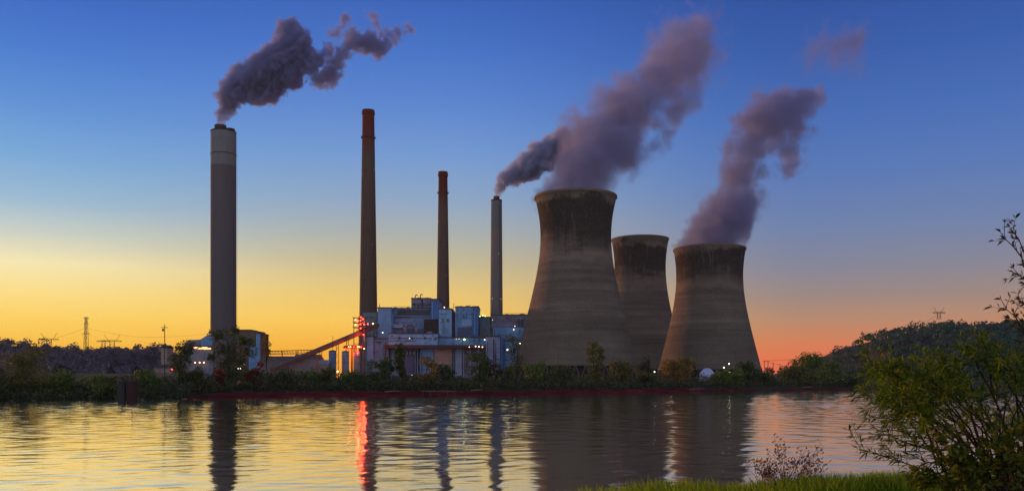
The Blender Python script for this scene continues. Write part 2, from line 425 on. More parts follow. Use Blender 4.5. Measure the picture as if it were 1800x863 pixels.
def tree(name, label, cat, px, yb, yt, w, D, leaf='green', n=1500, clumps=11, lsize=None, low=.25, shape='round', bark=None, group=None, twigs=0, lobes=None):
    """trunk, limbs and an uneven crown of leaf sprays; the size comes from picture rows/columns at distance D"""
    base = P(px, yb, D); H = (yb-yt)/F*D; Rw = w/2/F*D
    t = thing(name, base, label, cat, group); rg = np.random.default_rng(int(px*7+yt*13) % 99991)
    if lsize is None: lsize = .00125*D
    cs = []
    for i in range(clumps):
        f = (i+.6)/clumps if shape != 'round' else rg.random()
        z = low+(1-low)*f*.93
        if shape == 'cone': rr = (1-f)*.95+.05
        elif shape == 'column': rr = .75
        elif shape == 'vase': rr = .35+.6*f
        else: rr = math.sqrt(max(.06, 1-((z-(.5+low/2))/(.56-low/2))**2))
        a = rg.uniform(0, 6.28); q = rr*math.sqrt(rg.random())*.8
        cs.append((q*Rw*math.cos(a), q*Rw*math.sin(a), z*H, rr))
    if lobes: cs = [((lx-px)/F*D, rg.uniform(-.4, .4)*Rw, (yb-ly)/F*D, lr/F*D/Rw) for lx, ly, lr in lobes]
    tr = MB(); tw = max(.035*H, .12)*.55
    top = Vector((rg.normal(0, .04)*H, 0, H*.8)) + base
    pts = [base+Vector((0, 0, -.6)), base.lerp(top, .3)+Vector((rg.normal(0, .02)*H, 0, 0)), base.lerp(top, .65)+Vector((rg.normal(0, .03)*H, 0, 0)), top]
    tr.tube(pts, tw, tw*.3, 6)
    for (x, y, z, rr) in cs:
        e = base+Vector((x, y, z)); st = base.lerp(top, min(.8, max(.12, (z/H)*.62)))
        midp = st.lerp(e, .5)+Vector((rg.normal(0, .03)*H, rg.normal(0, .03)*H, -.02*H))
        tr.tube([st, midp, e], tw*.4, tw*.1, 4)
        for q in range(twigs):
            a = Vector((rg.normal(0, 1), rg.normal(0, 1), abs(rg.normal(.9, .5)))).normalized()
            tr.tube([e, e+a*H*rg.uniform(.06, .16)], tw*.12, tw*.05, 3)
    tr.build('trunk', bark or BARK, t)
    if n:
        per = np.array([max(.15, (rr if not lobes else rr**1.6)) for *_, rr in cs]); per = (per/per.sum()*n*1.7).astype(int)+1
        C = []; Nn = []
        for (x, y, z, rr), k in zip(cs, per):
            sg = (Rw*.34 if not lobes else rr*Rw*.78)
            if shape == 'cone': sg = Rw*.34*(rr+.15)
            d = rand_dirs(k); rad = np.cbrt(rg.random(k))[:, None]*sg*1.75*(.8+.3*np.sin(d[:, :1]*4+x))
            squash = np.array([1, 1, .72 if shape != 'column' else 1.2])
            C.append(np.array((x, y, z))+d*rad*squash); Nn.append(d+np.array((0, 0, .5)))
        C = np.concatenate(C); Nn = np.concatenate(Nn); k_ = C[:, 2] > -.1*H; C = C[k_]; Nn = Nn[k_]
        quads_mesh('crown', leaf_quads(C, RNG.uniform(.5, 1.3, len(C))*lsize, .62, normals=Nn, jit=.9), LEAF[leaf], t)
    return t

def sD(px, off): return float(shoreD(px))+off
# undergrowth that nobody could count: the dark brush belt along the whole far bank
def brush():
    n = 46000; px = RNG.uniform(-260, 1530, n); off = RNG.uniform(5.6, 28, n)
    left_ = px < 335; off = np.where(left_, RNG.uniform(.2, 20, n), off)
    D = shoreD(px)+off; g = np.interp(off, rowsoff, rowsz)
    Hh = (3.6+1.7*fbm(px*.03, off*.05, 51, 4)+.7*fbm(px*.2, 0*px, 52, 3))*np.where(left_, .72, 1.)
    Hh = np.clip(Hh, .5, 7); z = g+RNG.random(n)**.8*Hh
    C = np.stack([(px-CX)/F*D, D, z], 1)
    tag(quads_mesh('undergrowth', leaf_quads(C, RNG.uniform(.18, .5, n), .6, normals=np.tile([0, -.3, .7], (n, 1)), jit=.8), LEAF['brush']),
        'dark tangled brush along the far river bank', 'undergrowth', kind='stuff')
brush()

T = tree
# --- left bank
T('shrub', 'broad olive green shrub on the far bank at the left, tallest of the left thicket', 'shrub', 45, 690, 612, 92, sD(45, 9), 'olive', 2300, 14)
T('shrub', 'dark green bush cut by the left edge of the photo at the waterline', 'shrub', 2, 698, 636, 60, sD(2, 4), 'dark', 1300)
T('shrub', 'rounded green bush right of the tall olive shrub, near the left waterline', 'shrub', 108, 697, 652, 66, sD(108, 5), 'green', 1300)
T('shrub', 'low green bush below the first coal heap, at the waterline', 'shrub', 168, 699, 660, 60, sD(168, 4), 'green', 1100)
T('shrub', 'leaning dark bush just left of the two concrete mooring cells', 'shrub', 194, 698, 664, 34, sD(194, 6), 'dark', 700)
T('shrub', 'green bush just right of the two concrete mooring cells', 'shrub', 262, 698, 648, 52, sD(262, 6), 'green', 1200)
T('tree', 'sparse dark tree with bare top twigs right of the utility pole', 'tree', 316, 692, 600, 58, sD(316, 10), 'dark', 1300, 12, shape='vase', twigs=4)
T('shrub', 'dark rounded bush on the bank below the lit shed', 'shrub', 345, 688, 650, 50, sD(345, 12), 'dark', 1000)
T('tree', 'large ragged dark tree in front of the pale wide chimney', 'tree', 402, 682, 573, 76, sD(402, 16), 'dark', 2600, 16, twigs=2,
  lobes=[(392,588,15),(410,580,11),(425,598,16),(385,612,15),(402,618,16),(432,618,13),(418,634,16),(392,640,17),(406,656,17),(376,628,9),(384,592,9),(437,602,9)])
T('shrub', 'small red bush low under the large ragged tree', 'shrub', 386, 684, 650, 22, sD(386, 12), 'red', 420)
T('shrub', 'bright red autumn bush right of the large ragged tree', 'shrub', 447, 683, 637, 36, sD(447, 12), 'red', 1100)
T('tree', 'slender bare tree against the yellow sky right of the blue slab tower', 'tree', 469, 650, 588, 22, 470., 'yellow', 150, 9, shape='column', twigs=5, low=.3)
T('shrub', 'dark low bush right of the red autumn bush', 'shrub', 492, 683, 658, 54, sD(492, 14), 'dark', 1000)
T('shrub', 'green bush under the lower end of the inclined conveyor', 'shrub', 548, 682, 650, 44, sD(548, 16), 'green', 1100)
T('shrub', 'green bush at the foot of the thin pole by the blue silo', 'shrub', 576, 682, 648, 34, sD(576, 14), 'olive', 900)
T('shrub', 'green bush below the pale lavender tank', 'shrub', 622, 682, 655, 52, sD(622, 14), 'green', 1000)
T('shrub', 'dark spreading bush left of the tall narrow dark tree', 'shrub', 668, 682, 634, 56, sD(668, 15), 'dark', 1500)
T('tree', 'tall narrow dark tree before the left part of the powerhouse', 'tree', 706, 682, 604, 30, sD(706, 15), 'dark', 1000, 10, shape='column', twigs=2)
T('tree', 'yellowing round tree in front of the pink wall panel', 'tree', 757, 681, 630, 46, sD(757, 15), 'yellow', 800, 10)
T('shrub', 'dark green bush hugging the right side of the yellowing round tree', 'shrub', 782, 681, 640, 36, sD(782, 17), 'dark', 900)
T('tree', 'bushy dark green tree left of the tall grey box building', 'tree', 843, 680, 620, 54, sD(843, 15), 'dark', 1700, 12)
T('tree', 'thin grey leafed tree in front of the tall grey box building', 'tree', 873, 680, 624, 30, sD(873, 18), 'grey', 420, 8, twigs=4, bark=BARKP)
T('shrub', 'yellow green bush at the foot of the half dead tree', 'shrub', 891, 680, 640, 34, sD(891, 16), 'olive', 800)
T('tree', 'half dead tree with a bare side limb against the nearest cooling tower', 'tree', 907, 680, 588, 36, sD(907, 17), 'dark', 420, 11, shape='column', twigs=5, low=.25)
T('shrub', 'green bush under the left foot of the nearest cooling tower', 'shrub', 944, 679, 640, 54, sD(944, 16), 'green', 1300)
T('shrub', 'dark bush below the air inlet of the nearest cooling tower', 'shrub', 990, 679, 645, 50, sD(990, 16), 'dark', 1100)
T('tree', 'tall yellow green double crowned tree before the middle of the nearest cooling tower', 'tree', 1047, 678, 598, 34, sD(1047, 16), 'olive', 1300, 10, low=.3,
  lobes=[(1042,606,8),(1040,618,9),(1056,616,8),(1042,632,9),(1058,628,8),(1055,642,8),(1045,648,9),(1050,660,11)])
T('shrub', 'green bush between the double crowned tree and the autumn tree', 'shrub', 1094, 678, 636, 56, sD(1094, 16), 'olive', 1300)
T('tree', 'greyish airy tree before the middle cooling tower', 'tree', 1134, 678, 626, 40, sD(1134, 18), 'grey', 520, 9, twigs=4, bark=BARKP)
T('shrub', 'dark bush under the greyish airy tree', 'shrub', 1140, 678, 648, 44, sD(1140, 14), 'dark', 900)
T('tree', 'orange and yellow autumn tree in the gap between two cooling towers', 'tree', 1188, 678, 622, 58, sD(1188, 17), 'yellow', 1600, 12, twigs=1)
T('conifer', 'dark blue green conifer left of the white dome', 'conifer', 1220, 676, 632, 26, sD(1225, 24), 'fir', 900, 12, shape='cone', low=.12)
T('shrub', 'bright green bush in front of the white dome', 'shrub', 1270, 678, 654, 38, sD(1264, 15), 'green', 1200)
T('shrub', 'low green bush below the brightest bank lamps', 'shrub', 1292, 678, 655, 48, sD(1292, 15), 'green', 1100)
T('tree', 'round dark green tree at the foot of the right hand cooling tower', 'tree', 1313, 678, 638, 44, sD(1313, 18), 'dark', 1300)
T('shrub', 'dark bush at the right end of the cooling towers', 'shrub', 1345, 678, 655, 36, sD(1345, 16), 'dark', 800)
T('tree', 'small bare tree against the red sky beside the gantry posts', 'tree', 1356, 668, 643, 22, 640., 'yellow', 130, 7, twigs=4)
T('tree', 'green tree forming the left shoulder of the clump before the hill', 'tree', 1390, 678, 645, 48, sD(1390, 18), 'olive', 1300)
T('tree', 'largest green tree in the clump before the hill', 'tree', 1426, 678, 623, 66, sD(1426, 16), 'green', 2200, 14, low=.15)
T('tree', 'green tree forming the right shoulder of the clump before the hill', 'tree', 1460, 677, 638, 46, sD(1460, 14), 'green', 1300)
T('shrub', 'dark bush at the waterline under the wooded hill', 'shrub', 1496, 678, 662, 46, sD(1496, 12), 'dark', 800)

# ================================================================== CHIMNEYS
LAMP_W = mat_emit('lamp_glow_white', (1, .86, .62), 7)
LAMP_Y = mat_emit('lamp_glow_green', (.85, 1, .35), 10)
LAMP_O = mat_emit('lamp_glow_orange', (1, .42, .16), 9)
LAMP_R = mat_emit('lamp_glow_red', (1, .035, .02), 16)

BEACON = mat_emit('beacon_glow_red', (1, .06, .03), 3)
def m_concrete(name, c, band, H):
    """concrete chimney: pale upper band, faint pour rings, soot"""
    m = M(name); v = m.coord('Object'); sp = m.n('ShaderNodeSeparateXYZ'); m.put(sp.inputs[0], v)
    z = sp.outputs[2]
    f = m.noise(m.coord('Object', (.25, .25, .04)), 1., 6, .65)
    ring = m.noise(m.coord('Object', (.002, .002, .35)), 1., 3, .7)
    k = m.math('ADD', m.math('MULTIPLY', f, .6), m.math('MULTIPLY', ring, .5))
    body = m.ramp(k, [(.3, tuple(x*.8 for x in c)), (.55, c), (.8, tuple(x*1.15 for x in c))])
    pale = m.ramp(f, [(.3, (.145,.15,.165)), (.7, (.18,.185,.20))])
    b = m.rng(z, H*band-.4, H*band+.4)
    lines = m.math('LESS_THAN', m.math('FRACT', m.math('DIVIDE', z, H/14.)), .012)
    col = m.mix(b, body, pale); col = m.mix(m.math('MULTIPLY', lines, .2), col, (.05,.05,.05))
    m.bsdf(col, .9, .15, normal=m.bump(f, .3)); return m.m
def m_brick(name, c, H):
    m = M(name); v = m.coord('Object'); sp = m.n('ShaderNodeSeparateXYZ'); m.put(sp.inputs[0], v)
    f = m.noise(m.coord('Object', (.3, .3, .05)), 1.4, 7, .7); ring = m.noise(m.coord('Object', (.003, .003, .5)), 1., 3, .7)
    k = m.math('ADD', m.math('MULTIPLY', f, .65), m.math('MULTIPLY', ring, .4))
    body = m.ramp(k, [(.3, tuple(x*.55 for x in c)), (.52, c), (.8, tuple(x*1.4 for x in c))])
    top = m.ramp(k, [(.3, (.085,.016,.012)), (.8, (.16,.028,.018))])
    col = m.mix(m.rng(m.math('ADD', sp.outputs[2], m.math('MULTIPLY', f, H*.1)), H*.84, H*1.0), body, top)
    m.bsdf(col, .9, .15, normal=m.bump(f, .3)); return m.m

def chimney(label, cx_t, wt, yt, cx_b, wb, yref, D, mat_fn, extra):
    """tapered shaft: picture widths at the top row and at a reference row, continued down to the ground"""
    z1 = PZ(yt, D); zr = PZ(yref, D); r1 = wt/2/F*D; rr = wb/2/F*D
    H = z1-3.8; r0 = rr+(rr-r1)*(zr-3.8)/(z1-zr)
    t = thing('chimney', (PX((cx_t+cx_b)/2, D), D, 3.8), label, 'chimney')
    c = t.location
    s = MB(); prof = [(r0+(r1-r0)*i/30, H*i/30) for i in range(31)]
    s.lathe(c, prof+[(r1*.86, H), (r1*.86, H-4)], 48)
    s.build('shaft', mat_fn(H), t, True)
    extra(t, c, H, r0, r1, D)
    return t
STEEL = mat_rough('dark_steel', (.05,.045,.045), .4, 1., .6)
RUST = mat_rough('rusty_steel', (.14,.05,.035), .5, .8, .8)
SOOT = mat_rough('sooty_liner', (.04,.032,.03), .5, .4)
def ring_platform(t, c, z, r, name='platform'):
    s = MB(); s.lathe((c[0], c[1], c[2]+z), [(r+.02, -.3), (r+1.3, -.3), (r+1.3, 0), (r+.02, 0)], 40)
    s.lathe((c[0], c[1], c[2]+z), [(r+1.25, 1.1), (r+1.3, 1.1), (r+1.3, 1.2), (r+1.25, 1.2)], 40)
    for i in range(20):
        a = i*math.pi/10; s.bar((c[0]+(r+1.27)*math.cos(a), c[1]+(r+1.27)*math.sin(a), c[2]+z), (c[0]+(r+1.27)*math.cos(a), c[1]+(r+1.27)*math.sin(a), c[2]+z+1.2), .05, k=4)
    return s.build(name, STEEL, t)
def beacons(t, c, r, zs, mat=None, q=.24):
    for z, a in zs:
        s = MB(); s.ball((c[0]+(r(z)+.3)*math.cos(a), c[1]+(r(z)+.3)*math.sin(a), c[2]+z), q)
        s.build('beacon', mat or BEACON, t, True)
def ladder(t, c, H, r0, r1, a):
    s = MB(); rf = lambda z: r0+(r1-r0)*z/H+.25
    for k in (-.5, .5):
        s.bar((c[0]+rf(4)*math.cos(a)+k, c[1]+rf(4)*math.sin(a), c[2]+4), (c[0]+rf(H)*math.cos(a)+k, c[1]+rf(H)*math.sin(a), c[2]+H-1), .12, k=4)
    for i in range(int(H/3)):
        z = 4+i*3
        if z < H-1: s.bar((c[0]+rf(z)*math.cos(a)-.5, c[1]+rf(z)*math.sin(a), c[2]+z), (c[0]+rf(z)*math.cos(a)+.5, c[1]+rf(z)*math.sin(a), c[2]+z), .08, k=4)
    s.build('ladder', STEEL, t)

def big_extra(t, c, H, r0, r1, D):
    s = MB(); s.lathe(c, [(r1+.25, H-1.2), (r1+.25, H+.15), (0.01, H+.15)], 48); s.build('roof_slab', SOOT, t)
    for px, r, h in ((386, 6.4, 7.6), (401.5, 5.6, 4.2)):
        s = MB(); cc = (PX(px, D), D+(2.5 if h > 5 else 4.5), c[2]+H+.1)
        s.lathe(cc, [(r, 0), (r, h), (r*.86, h), (r*.86, h-3.)], 32); s.build('flue', SOOT, t)
    s = MB(); s.lathe(c, [(r1+.32, H*.905), (r1+.5, H*.905), (r1+.5, H*.908), (r1+.32, H*.908)], 40); s.build('collar_ring', STEEL, t)
    ladder(t, c, H, r0, r1, .25)
C1 = chimney('wide pale grey chimney with two dark flues, pouring dark smoke, at the left', 392.5, 43, 232, 393, 43.6, 560, 948., lambda H: m_concrete('concrete_wide_chimney', (.108,.10,.112), .86, H), big_extra)
def brick_extra(t, c, H, r0, r1, D):
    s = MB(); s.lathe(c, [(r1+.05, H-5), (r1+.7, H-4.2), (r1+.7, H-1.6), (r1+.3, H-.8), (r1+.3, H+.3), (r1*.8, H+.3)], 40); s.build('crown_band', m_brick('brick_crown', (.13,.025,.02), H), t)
    rf = lambda z: r0+(r1-r0)*z/H
    beacons(t, c, rf, [(H-3, -1.35), (H*.78, -.4), (H*.76, -2.4), (H*.5, -.9)])
    ring_platform(t, c, H*.9, rf(H*.9))
    ladder(t, c, H, r0, r1, -.6)
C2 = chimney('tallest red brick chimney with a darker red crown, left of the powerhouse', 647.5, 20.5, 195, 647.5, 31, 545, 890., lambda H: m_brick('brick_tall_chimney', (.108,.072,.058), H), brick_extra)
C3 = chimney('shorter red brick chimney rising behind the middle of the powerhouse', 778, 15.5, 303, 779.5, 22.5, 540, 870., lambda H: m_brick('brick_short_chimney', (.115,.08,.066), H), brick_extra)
def slim_extra(t, c, H, r0, r1, D):
    s = MB(); s.lathe(c, [(r1+.2, H-1), (r1+.2, H+.15), (.01, H+.15)], 40); s.build('roof_slab', SOOT, t)
    s = MB(); s.lathe((c[0], c[1], c[2]+H+.1), [(3.1, 0), (3.1, 3.6), (2.7, 3.6), (2.7, 1)], 28); s.build('flue', RUST, t)
    rf = lambda z: r0+(r1-r0)*z/H
    beacons(t, c, rf, [(H*.7, -1.2), (H*.45, -.8), (H*.45, -2.2)], LAMP_W, .13)
    ladder(t, c, H, r0, r1, -1.0)
C4 = chimney('slim concrete chimney with a pale top and violet smoke, left of the cooling towers', 872.5, 19, 352, 873, 22, 555, 856., lambda H: m_concrete('concrete_slim_chimney', (.20,.18,.175), .835, H), slim_extra)

# ================================================================== COOLING TOWERS
def m_tower(name, H, s0, s1, top, seed):
    """board-marked concrete with a ragged dark weathering stain below the rim"""
    m = M(name); v = m.coord('Object'); sp = m.n('ShaderNodeSeparateXYZ'); m.put(sp.inputs[0], v); z = sp.outputs[2]
    off = m.n('ShaderNodeVectorMath', operation='ADD'); m.put(off.inputs[0], v); off.inputs[1].default_value = (seed*37., seed*11., 0)
    def mapv(sc):
        mp = m.n('ShaderNodeMapping'); m.put(mp.inputs[0], off.outputs[0]); mp.inputs['Scale'].default_value = sc; return mp.outputs[0]
    fine = m.noise(mapv((.5, .5, .5)), 1., 8, .75)
    ring = m.noise(mapv((.004, .004, .16)), 1., 5, .75)
    blot = m.noise(mapv((.03, .03, .055)), 1., 5, .6)
    streak = m.noise(mapv((.22, .22, .012)), 1., 5, .65)
    k = m.math('ADD', m.math('MULTIPLY', ring, .62), m.math('ADD', m.math('MULTIPLY', blot, .3), m.math('MULTIPLY', fine, .34)))
    body = m.ramp(k, [(.40, (.056,.046,.038)), (.53, (.122,.099,.080)), (.65, (.170,.138,.110)), (.78, (.26,.21,.165))])
    pour = m.math('LESS_THAN', m.math('FRACT', m.math('DIVIDE', z, 1.83)), .11)
    body = m.mix(m.math('MULTIPLY', pour, .4), body, (.09,.07,.055))
    # stain
    zz = m.math('ADD', z, m.math('MULTIPLY', m.math('SUBTRACT', streak, .5), H*.09))
    zz = m.math('ADD', zz, m.math('MULTIPLY', m.math('SUBTRACT', blot, .5), H*.26))
    lo = m.rng(zz, H*s0-6, H*s0+14); hi = m.rng(zz, H*s1+4, H*s1-4)
    hi.node.inputs[1].default_value = H*s1-3; hi.node.inputs[2].default_value = H*s1+3; hi.node.inputs[3].default_value = 1; hi.node.inputs[4].default_value = 0
    st = m.math('MULTIPLY', lo, hi)
    pale = m.rng(m.noise(mapv((.3, .3, .02)), 1., 3, .6), .58, .68)
    st = m.math('MULTIPLY', st, m.math('SUBTRACT', .95, m.math('MULTIPLY', pale, .42)))
    col = m.mix(st, body, m.ramp(fine, [(.35, (.022,.019,.018)), (.7, (.065,.054,.046))]))
    # paler wash just under the stain
    wash = m.rng(zz, H*s0-14, H*s0-3); wash = m.math('MULTIPLY', wash, m.math('SUBTRACT', 1., lo))
    col = m.mix(m.math('MULTIPLY', wash, .3), col, (.34,.255,.19))
    m.bsdf(col, .92, .1, normal=m.bump(m.math('ADD', fine, m.math('MULTIPLY', pour, -.5)), .8)); return m.m

COLMAT = mat_rough('tower_leg_concrete', (.09,.078,.068), .3, .5)
INNER = mat_rough('tower_inside_dark', (.03,.028,.026), .3, .3)
def cooling_tower(label, cxp, D, rows, seed, s0, s1):
    """rows: (picture row, half width in picture columns) of the shell from rim to lintel"""
    base = (PX(cxp, D), D, 3.8)
    t = thing('cooling_tower', base, label, 'cooling tower')
    ys_ = np.array([r[0] for r in rows], float); hw = np.array([r[1] for r in rows], float)
    zs_ = PZ(ys_, D)-3.8; rs = hw/F*D
    o = np.argsort(zs_); zs_, rs = zs_[o], rs[o]
    H = zs_[-1]; zi = np.linspace(zs_[0], H, 70)
    # smooth hyperbola fit through the measured radii
    A = np.vstack([np.ones_like(zs_), zs_, zs_**2, zs_**3]).T
    co, *_ = np.linalg.lstsq(A, rs**2, rcond=None); ri = np.sqrt(np.maximum(co[0]+co[1]*zi+co[2]*zi**2+co[3]*zi**3, 1))
    c = t.location
    outer = [(r, z) for r, z in zip(ri, zi)]
    inner = [(r-1.1, z) for r, z in zip(ri, zi)][::-1]
    s = MB(); s.lathe(c, outer+inner+[outer[0]], 128)
    s.build('shell', m_tower('cooling_tower_concrete', H, s0, s1, 1, seed), t, False)
    me = t.children[-1].data if t.children else None
    s = MB(); r = ri[-1]; s.lathe(c, [(r+.02, H-1.4), (r+.32, H-1.4), (r+.32, H+.35), (r-1.3, H+.35), (r-1.3, H-.6)], 128)
    s.build('rim', mat_rough('tower_rim_concrete', (.15,.118,.09), .3, .3), t)
    r = ri[0]; s = MB(); s.lathe(c, [(r+.04, zs_[0]-.9), (r+.6, zs_[0]-.9), (r+.6, zs_[0]+.5), (r+.04, zs_[0]+.5)], 96)
    s.build('lintel', mat_rough('tower_lintel_concrete', (.15,.12,.1), .3, .3), t)
    n = 40; zl = zs_[0]-.9; rb = r+1.05*(zl)*.28
    for i in range(n):
        a = 2*math.pi*i/n; h = math.pi/n
        if math.sin(a) > .55: continue          # the far legs stand hidden behind the fill
        s = MB(); p0 = Vector((c[0]+rb*math.cos(a), c[1]+rb*math.sin(a), c[2]))
        for q in (-h*.92, h*.92):
            s.bar(p0, (c[0]+(r+.2)*math.cos(a+q), c[1]+(r+.2)*math.sin(a+q), c[2]+zl), .55, .5, 6)
        s.build('leg', COLMAT, t)
    s = MB(); s.lathe(c, [(rb*.86, 0), (rb*.86, zl-.2)], 64); s.build('fill_pack', INNER, t)
    return t, H, ri[-1]
TA = cooling_tower('nearest and largest cooling tower, with a dark stain under its rim', 1012, 720., [(347,70.5),(370,67.5),(395,64.5),(420,62.8),(445,62.4),(470,65),(514,75),(553,86),(606,98.5),(642,105.5)], 1, .70, .955)
TB = cooling_tower('middle cooling tower standing farthest back, without steam', 1125, 1010., [(421,49.3),(437,47.4),(452,46),(472,44.7),(492,44.6),(518,48.5),(549,54.5),(588,63.5),(619,71.5),(648,78)], 2, .705, .95)
TC = cooling_tower('right hand cooling tower with steam drifting off to the right', 1247, 813., [(438,62.2),(452,60),(465,58.3),(480,57.3),(495,57.2),(527,61),(562,67),(597,75),(632,84),(648,88)], 3, .73, .955)
for t, H, r in (TA, TB, TC):
    for ch in t.children:
        if ch.name.startswith('shell'): ch.data.polygons.foreach_set('use_smooth', np.ones(len(ch.data.polygons), bool))

# ================================================================== POWERHOUSE
def m_clad(name, c, var=.28, rib=1.1):
    """ribbed metal sheeting with panel-to-panel differences and run-off streaks"""
    m = M(name); v = m.coord('Object'); sp = m.n('ShaderNodeSeparateXYZ'); m.put(sp.inputs[0], v)
    st = m.noise(m.coord('Object', (.5, .5, .05)), 1., 5, .65); bl = m.noise(m.coord('Object', (.06, .06, .08)), 1., 4, .6)
    vo = m.n('ShaderNodeTexVoronoi'); m.put(vo.inputs['Vector'], m.coord('Object', (.22, .22, .16))); vo.inputs['Scale'].default_value = 1.; vo.distance = 'CHEBYCHEV'
    sp2 = m.n('ShaderNodeSeparateColor'); m.put(sp2.inputs[0], vo.outputs['Color'])
    k = m.math('ADD', m.math('MULTIPLY', st, .45), m.math('ADD', m.math('MULTIPLY', bl, .4), m.math('MULTIPLY', sp2.outputs[0], .16)))
    col = m.ramp(k, [(.3, tuple(x*(1-var*1.5) for x in c)), (.5, c), (.72, tuple(min(1, x*(1+var)) for x in c))])
    rust = m.rng(m.noise(m.coord('Object', (.25, .25, .03)), 1., 5, .7), .60, .72)
    col = m.mix(m.math('MULTIPLY', rust, .55), col, (.13,.075,.06))
    ribs = m.math('SINE', m.math('MULTIPLY', sp.outputs[0], 2*math.pi/rib))
    seam = m.math('LESS_THAN', m.math('FRACT', m.math('DIVIDE', sp.outputs[2], 3.7)), .06)
    col = m.mix(m.math('MULTIPLY', seam, .35), col, (.04,.05,.07))
    m.bsdf(col, .6, .35, normal=m.bump(ribs, .12)); return m.m
CL = {
 'blue': m_clad('blue_cladding', (.15,.34,.64)), 'pale': m_clad('pale_blue_cladding', (.24,.46,.80), .2),
 'teal': m_clad('teal_cladding', (.14,.22,.26)), 'deep': m_clad('deep_blue_cladding', (.07,.21,.52)),
 'plum': m_clad('plum_grey_cladding', (.20,.21,.31)), 'navy': m_clad('navy_cladding', (.08,.12,.24)),
 'pink': m_clad('pinkish_cladding', (.40,.27,.26)), 'lav': m_clad('lavender_cladding', (.30,.36,.58), .2),
 'slate': m_clad('slate_cladding', (.13,.26,.44)), 'brown': m_clad('brown_cladding', (.14,.095,.08)),
}
ROOF = mat_rough('roof_felt', (.07,.06,.055), .4, .3)
GLASS = mat_rough('dark_window_glass', (.02,.025,.035), .4, .5, .12, spec=.8)
ph = thing('powerhouse', (PX(780, 790.), 790., 3.8), 'blue clad powerhouse of stacked blocks between the brick chimneys and the cooling towers', 'power plant building')
def block(x0, x1, yt, yb, D, depth, mat, parapet=True, par=None, name='wall_block'):
    par = par or ph
    b = MB().pbox(x0, x1, yt, yb, D, depth).build(name, CL[mat], par)
    if parapet:
        z = PZ(yt, D)
        MB().box((PX(x0, D)-.4, D-.4, z+.003), (PX(x1, D)+.4, D+depth+.4, z+.9)).build('roof', ROOF, par)
    return b
G = 668
block(637, 662, 549, G, 838, 36, 'teal'); block(664, 688, 541.5, G, 812, 40, 'blue')
block(688.3, 757, 542.5, G, 820, 46, 'slate'); block(723, 757, 525, 543, 826, 30, 'plum'); block(757.3, 771, 526.5, G, 816, 42, 'deep')
block(771.3, 794, 543.5, G, 812, 44, 'pale'); block(794.3, 800, 551, G, 822, 34, 'navy')
block(800.3, 831, 540, G, 813, 42, 'blue'); block(831.2, 841, 539.5, G, 811, 42, 'deep'); block(843, 862, 558, G, 822, 30, 'teal')
block(864, 936, 554, 576, 822, 44, 'plum'); block(866, 934, 576, G, 818, 46, 'blue', False)
block(683, 770, 587, 606, 800, 18, 'pale'); block(770.3, 860, 594, 607, 803, 15, 'blue')
block(655, 683, 596, G, 802, 18, 'slate'); block(645, 656, 592, 634, 799, 16, 'blue')
block(854, 879, 592, G, 792, 22, 'lav'); block(879.3, 885, 593, G, 794, 20, 'deep', False); block(886, 930, 598, G, 800, 18, 'blue')
# lower storey: wall panels between columns under a dark eave
for x0, x1, m_, d in ((686, 706, 'slate', 806), (706.3, 728, 'navy', 807), (738, 762, 'blue', 805), (763, 795, 'pink', 804), (800, 812, 'lav', 804), (815, 853.6, 'plum', 806)):
    block(x0, x1, 612, G, d, 12, m_, False)
block(684, 854, 612, G, 816, 3, 'navy', False)
for x in (690, 729, 733, 797, 813.5, 826, 840):
    MB().pbox(x, x+1.4, 612, G, 801.5, 1.0).build('column', CL['lav'] if x > 810 else CL['slate'], ph)
MB().pbox(675, 861, 606.3, 611.5, 796, 21).build('eave', mat_rough('eave_paint', (.085,.045,.055), .4, .5), ph)
# louvre bands, panels, ducts and roof gear
for y in (544.6, 548, 551.4):
    MB().pbox(699, 756, y, y+1.5, 818.9, .9).build('louvre', SOOT, ph)
MB().pbox(699, 757, 555, 556.3, 818.8, 1).build('gutter', CL['slate'], ph)
MB().pbox(812, 830, 562, 573, 812.2, .7).build('panel', CL['pale'], ph)
MB().pbox(804, 829, 575, 592, 812.1, .8).build('panel', CL['navy'], ph)
MB().pbox(745, 770, 561, 584, 814.6, 1.2).build('panel', SOOT, ph)
MB().pbox(688.5, 708, 570, 576, 816, 3.9).build('equipment_house', CL['lav'], ph)
MB().pbox(706, 745, 578, 586, 814, 5.8).build('equipment_house', CL['navy'], ph)
duct = MB()
pts = [P(713, 586, 812), P(712, 575, 812), P(717, 569.5, 812), P(724, 570, 812), P(731, 575, 812), P(733, 586, 812)]
duct.tube(pts, 1.5, 1.5, 10); duct.build('duct', CL['plum'], ph, True)
for x, yt, yb, d in ((742, 528, 542, 825.2), (690.5, 552, 586, 818.5), (801.5, 542, 590, 810.5), (835, 545, 588, 810.4), (760.5, 530, 580, 815.4), (781, 548, 600, 811.4), (868, 596, 660, 791.4), (673, 600, 660, 801.3), (912, 560, 574, 821.3)):
    MB().bar(P(x, yb, d), P(x, yt, d), .45).build('pipe', CL['pale'] if x % 2 else SOOT, ph)
for x, yt, yb, d in ((667, 534, 540, 818), (797.5, 533, 552, 818), (805, 537, 539.5, 818), (826, 535.5, 539, 820), (944-80, 549, 553, 826), (900, 551, 553, 826), (752, 522, 525, 832)):
    MB().bar(P(x, yb, d), P(x, yt, d), .38, .25).build('vent_pipe', SOOT if x != 797.5 else CL['pink'], ph)
for x, h in ((730, 3.0), (739, 3.6)):
    s = MB(); b = P(x, 525, 830); s.tube([b, b+Vector((0, 0, h)), b+Vector((1.1, 0, h+.9)), b+Vector((2.2, 0, h))], .4, .4, 8); s.build('vent_pipe', SOOT, ph)
s = MB(); s.box((PX(845, 824), 824, PZ(558, 824)), (PX(851, 824), 828, PZ(555, 824))); s.build('roof_house', CL['teal'], ph)
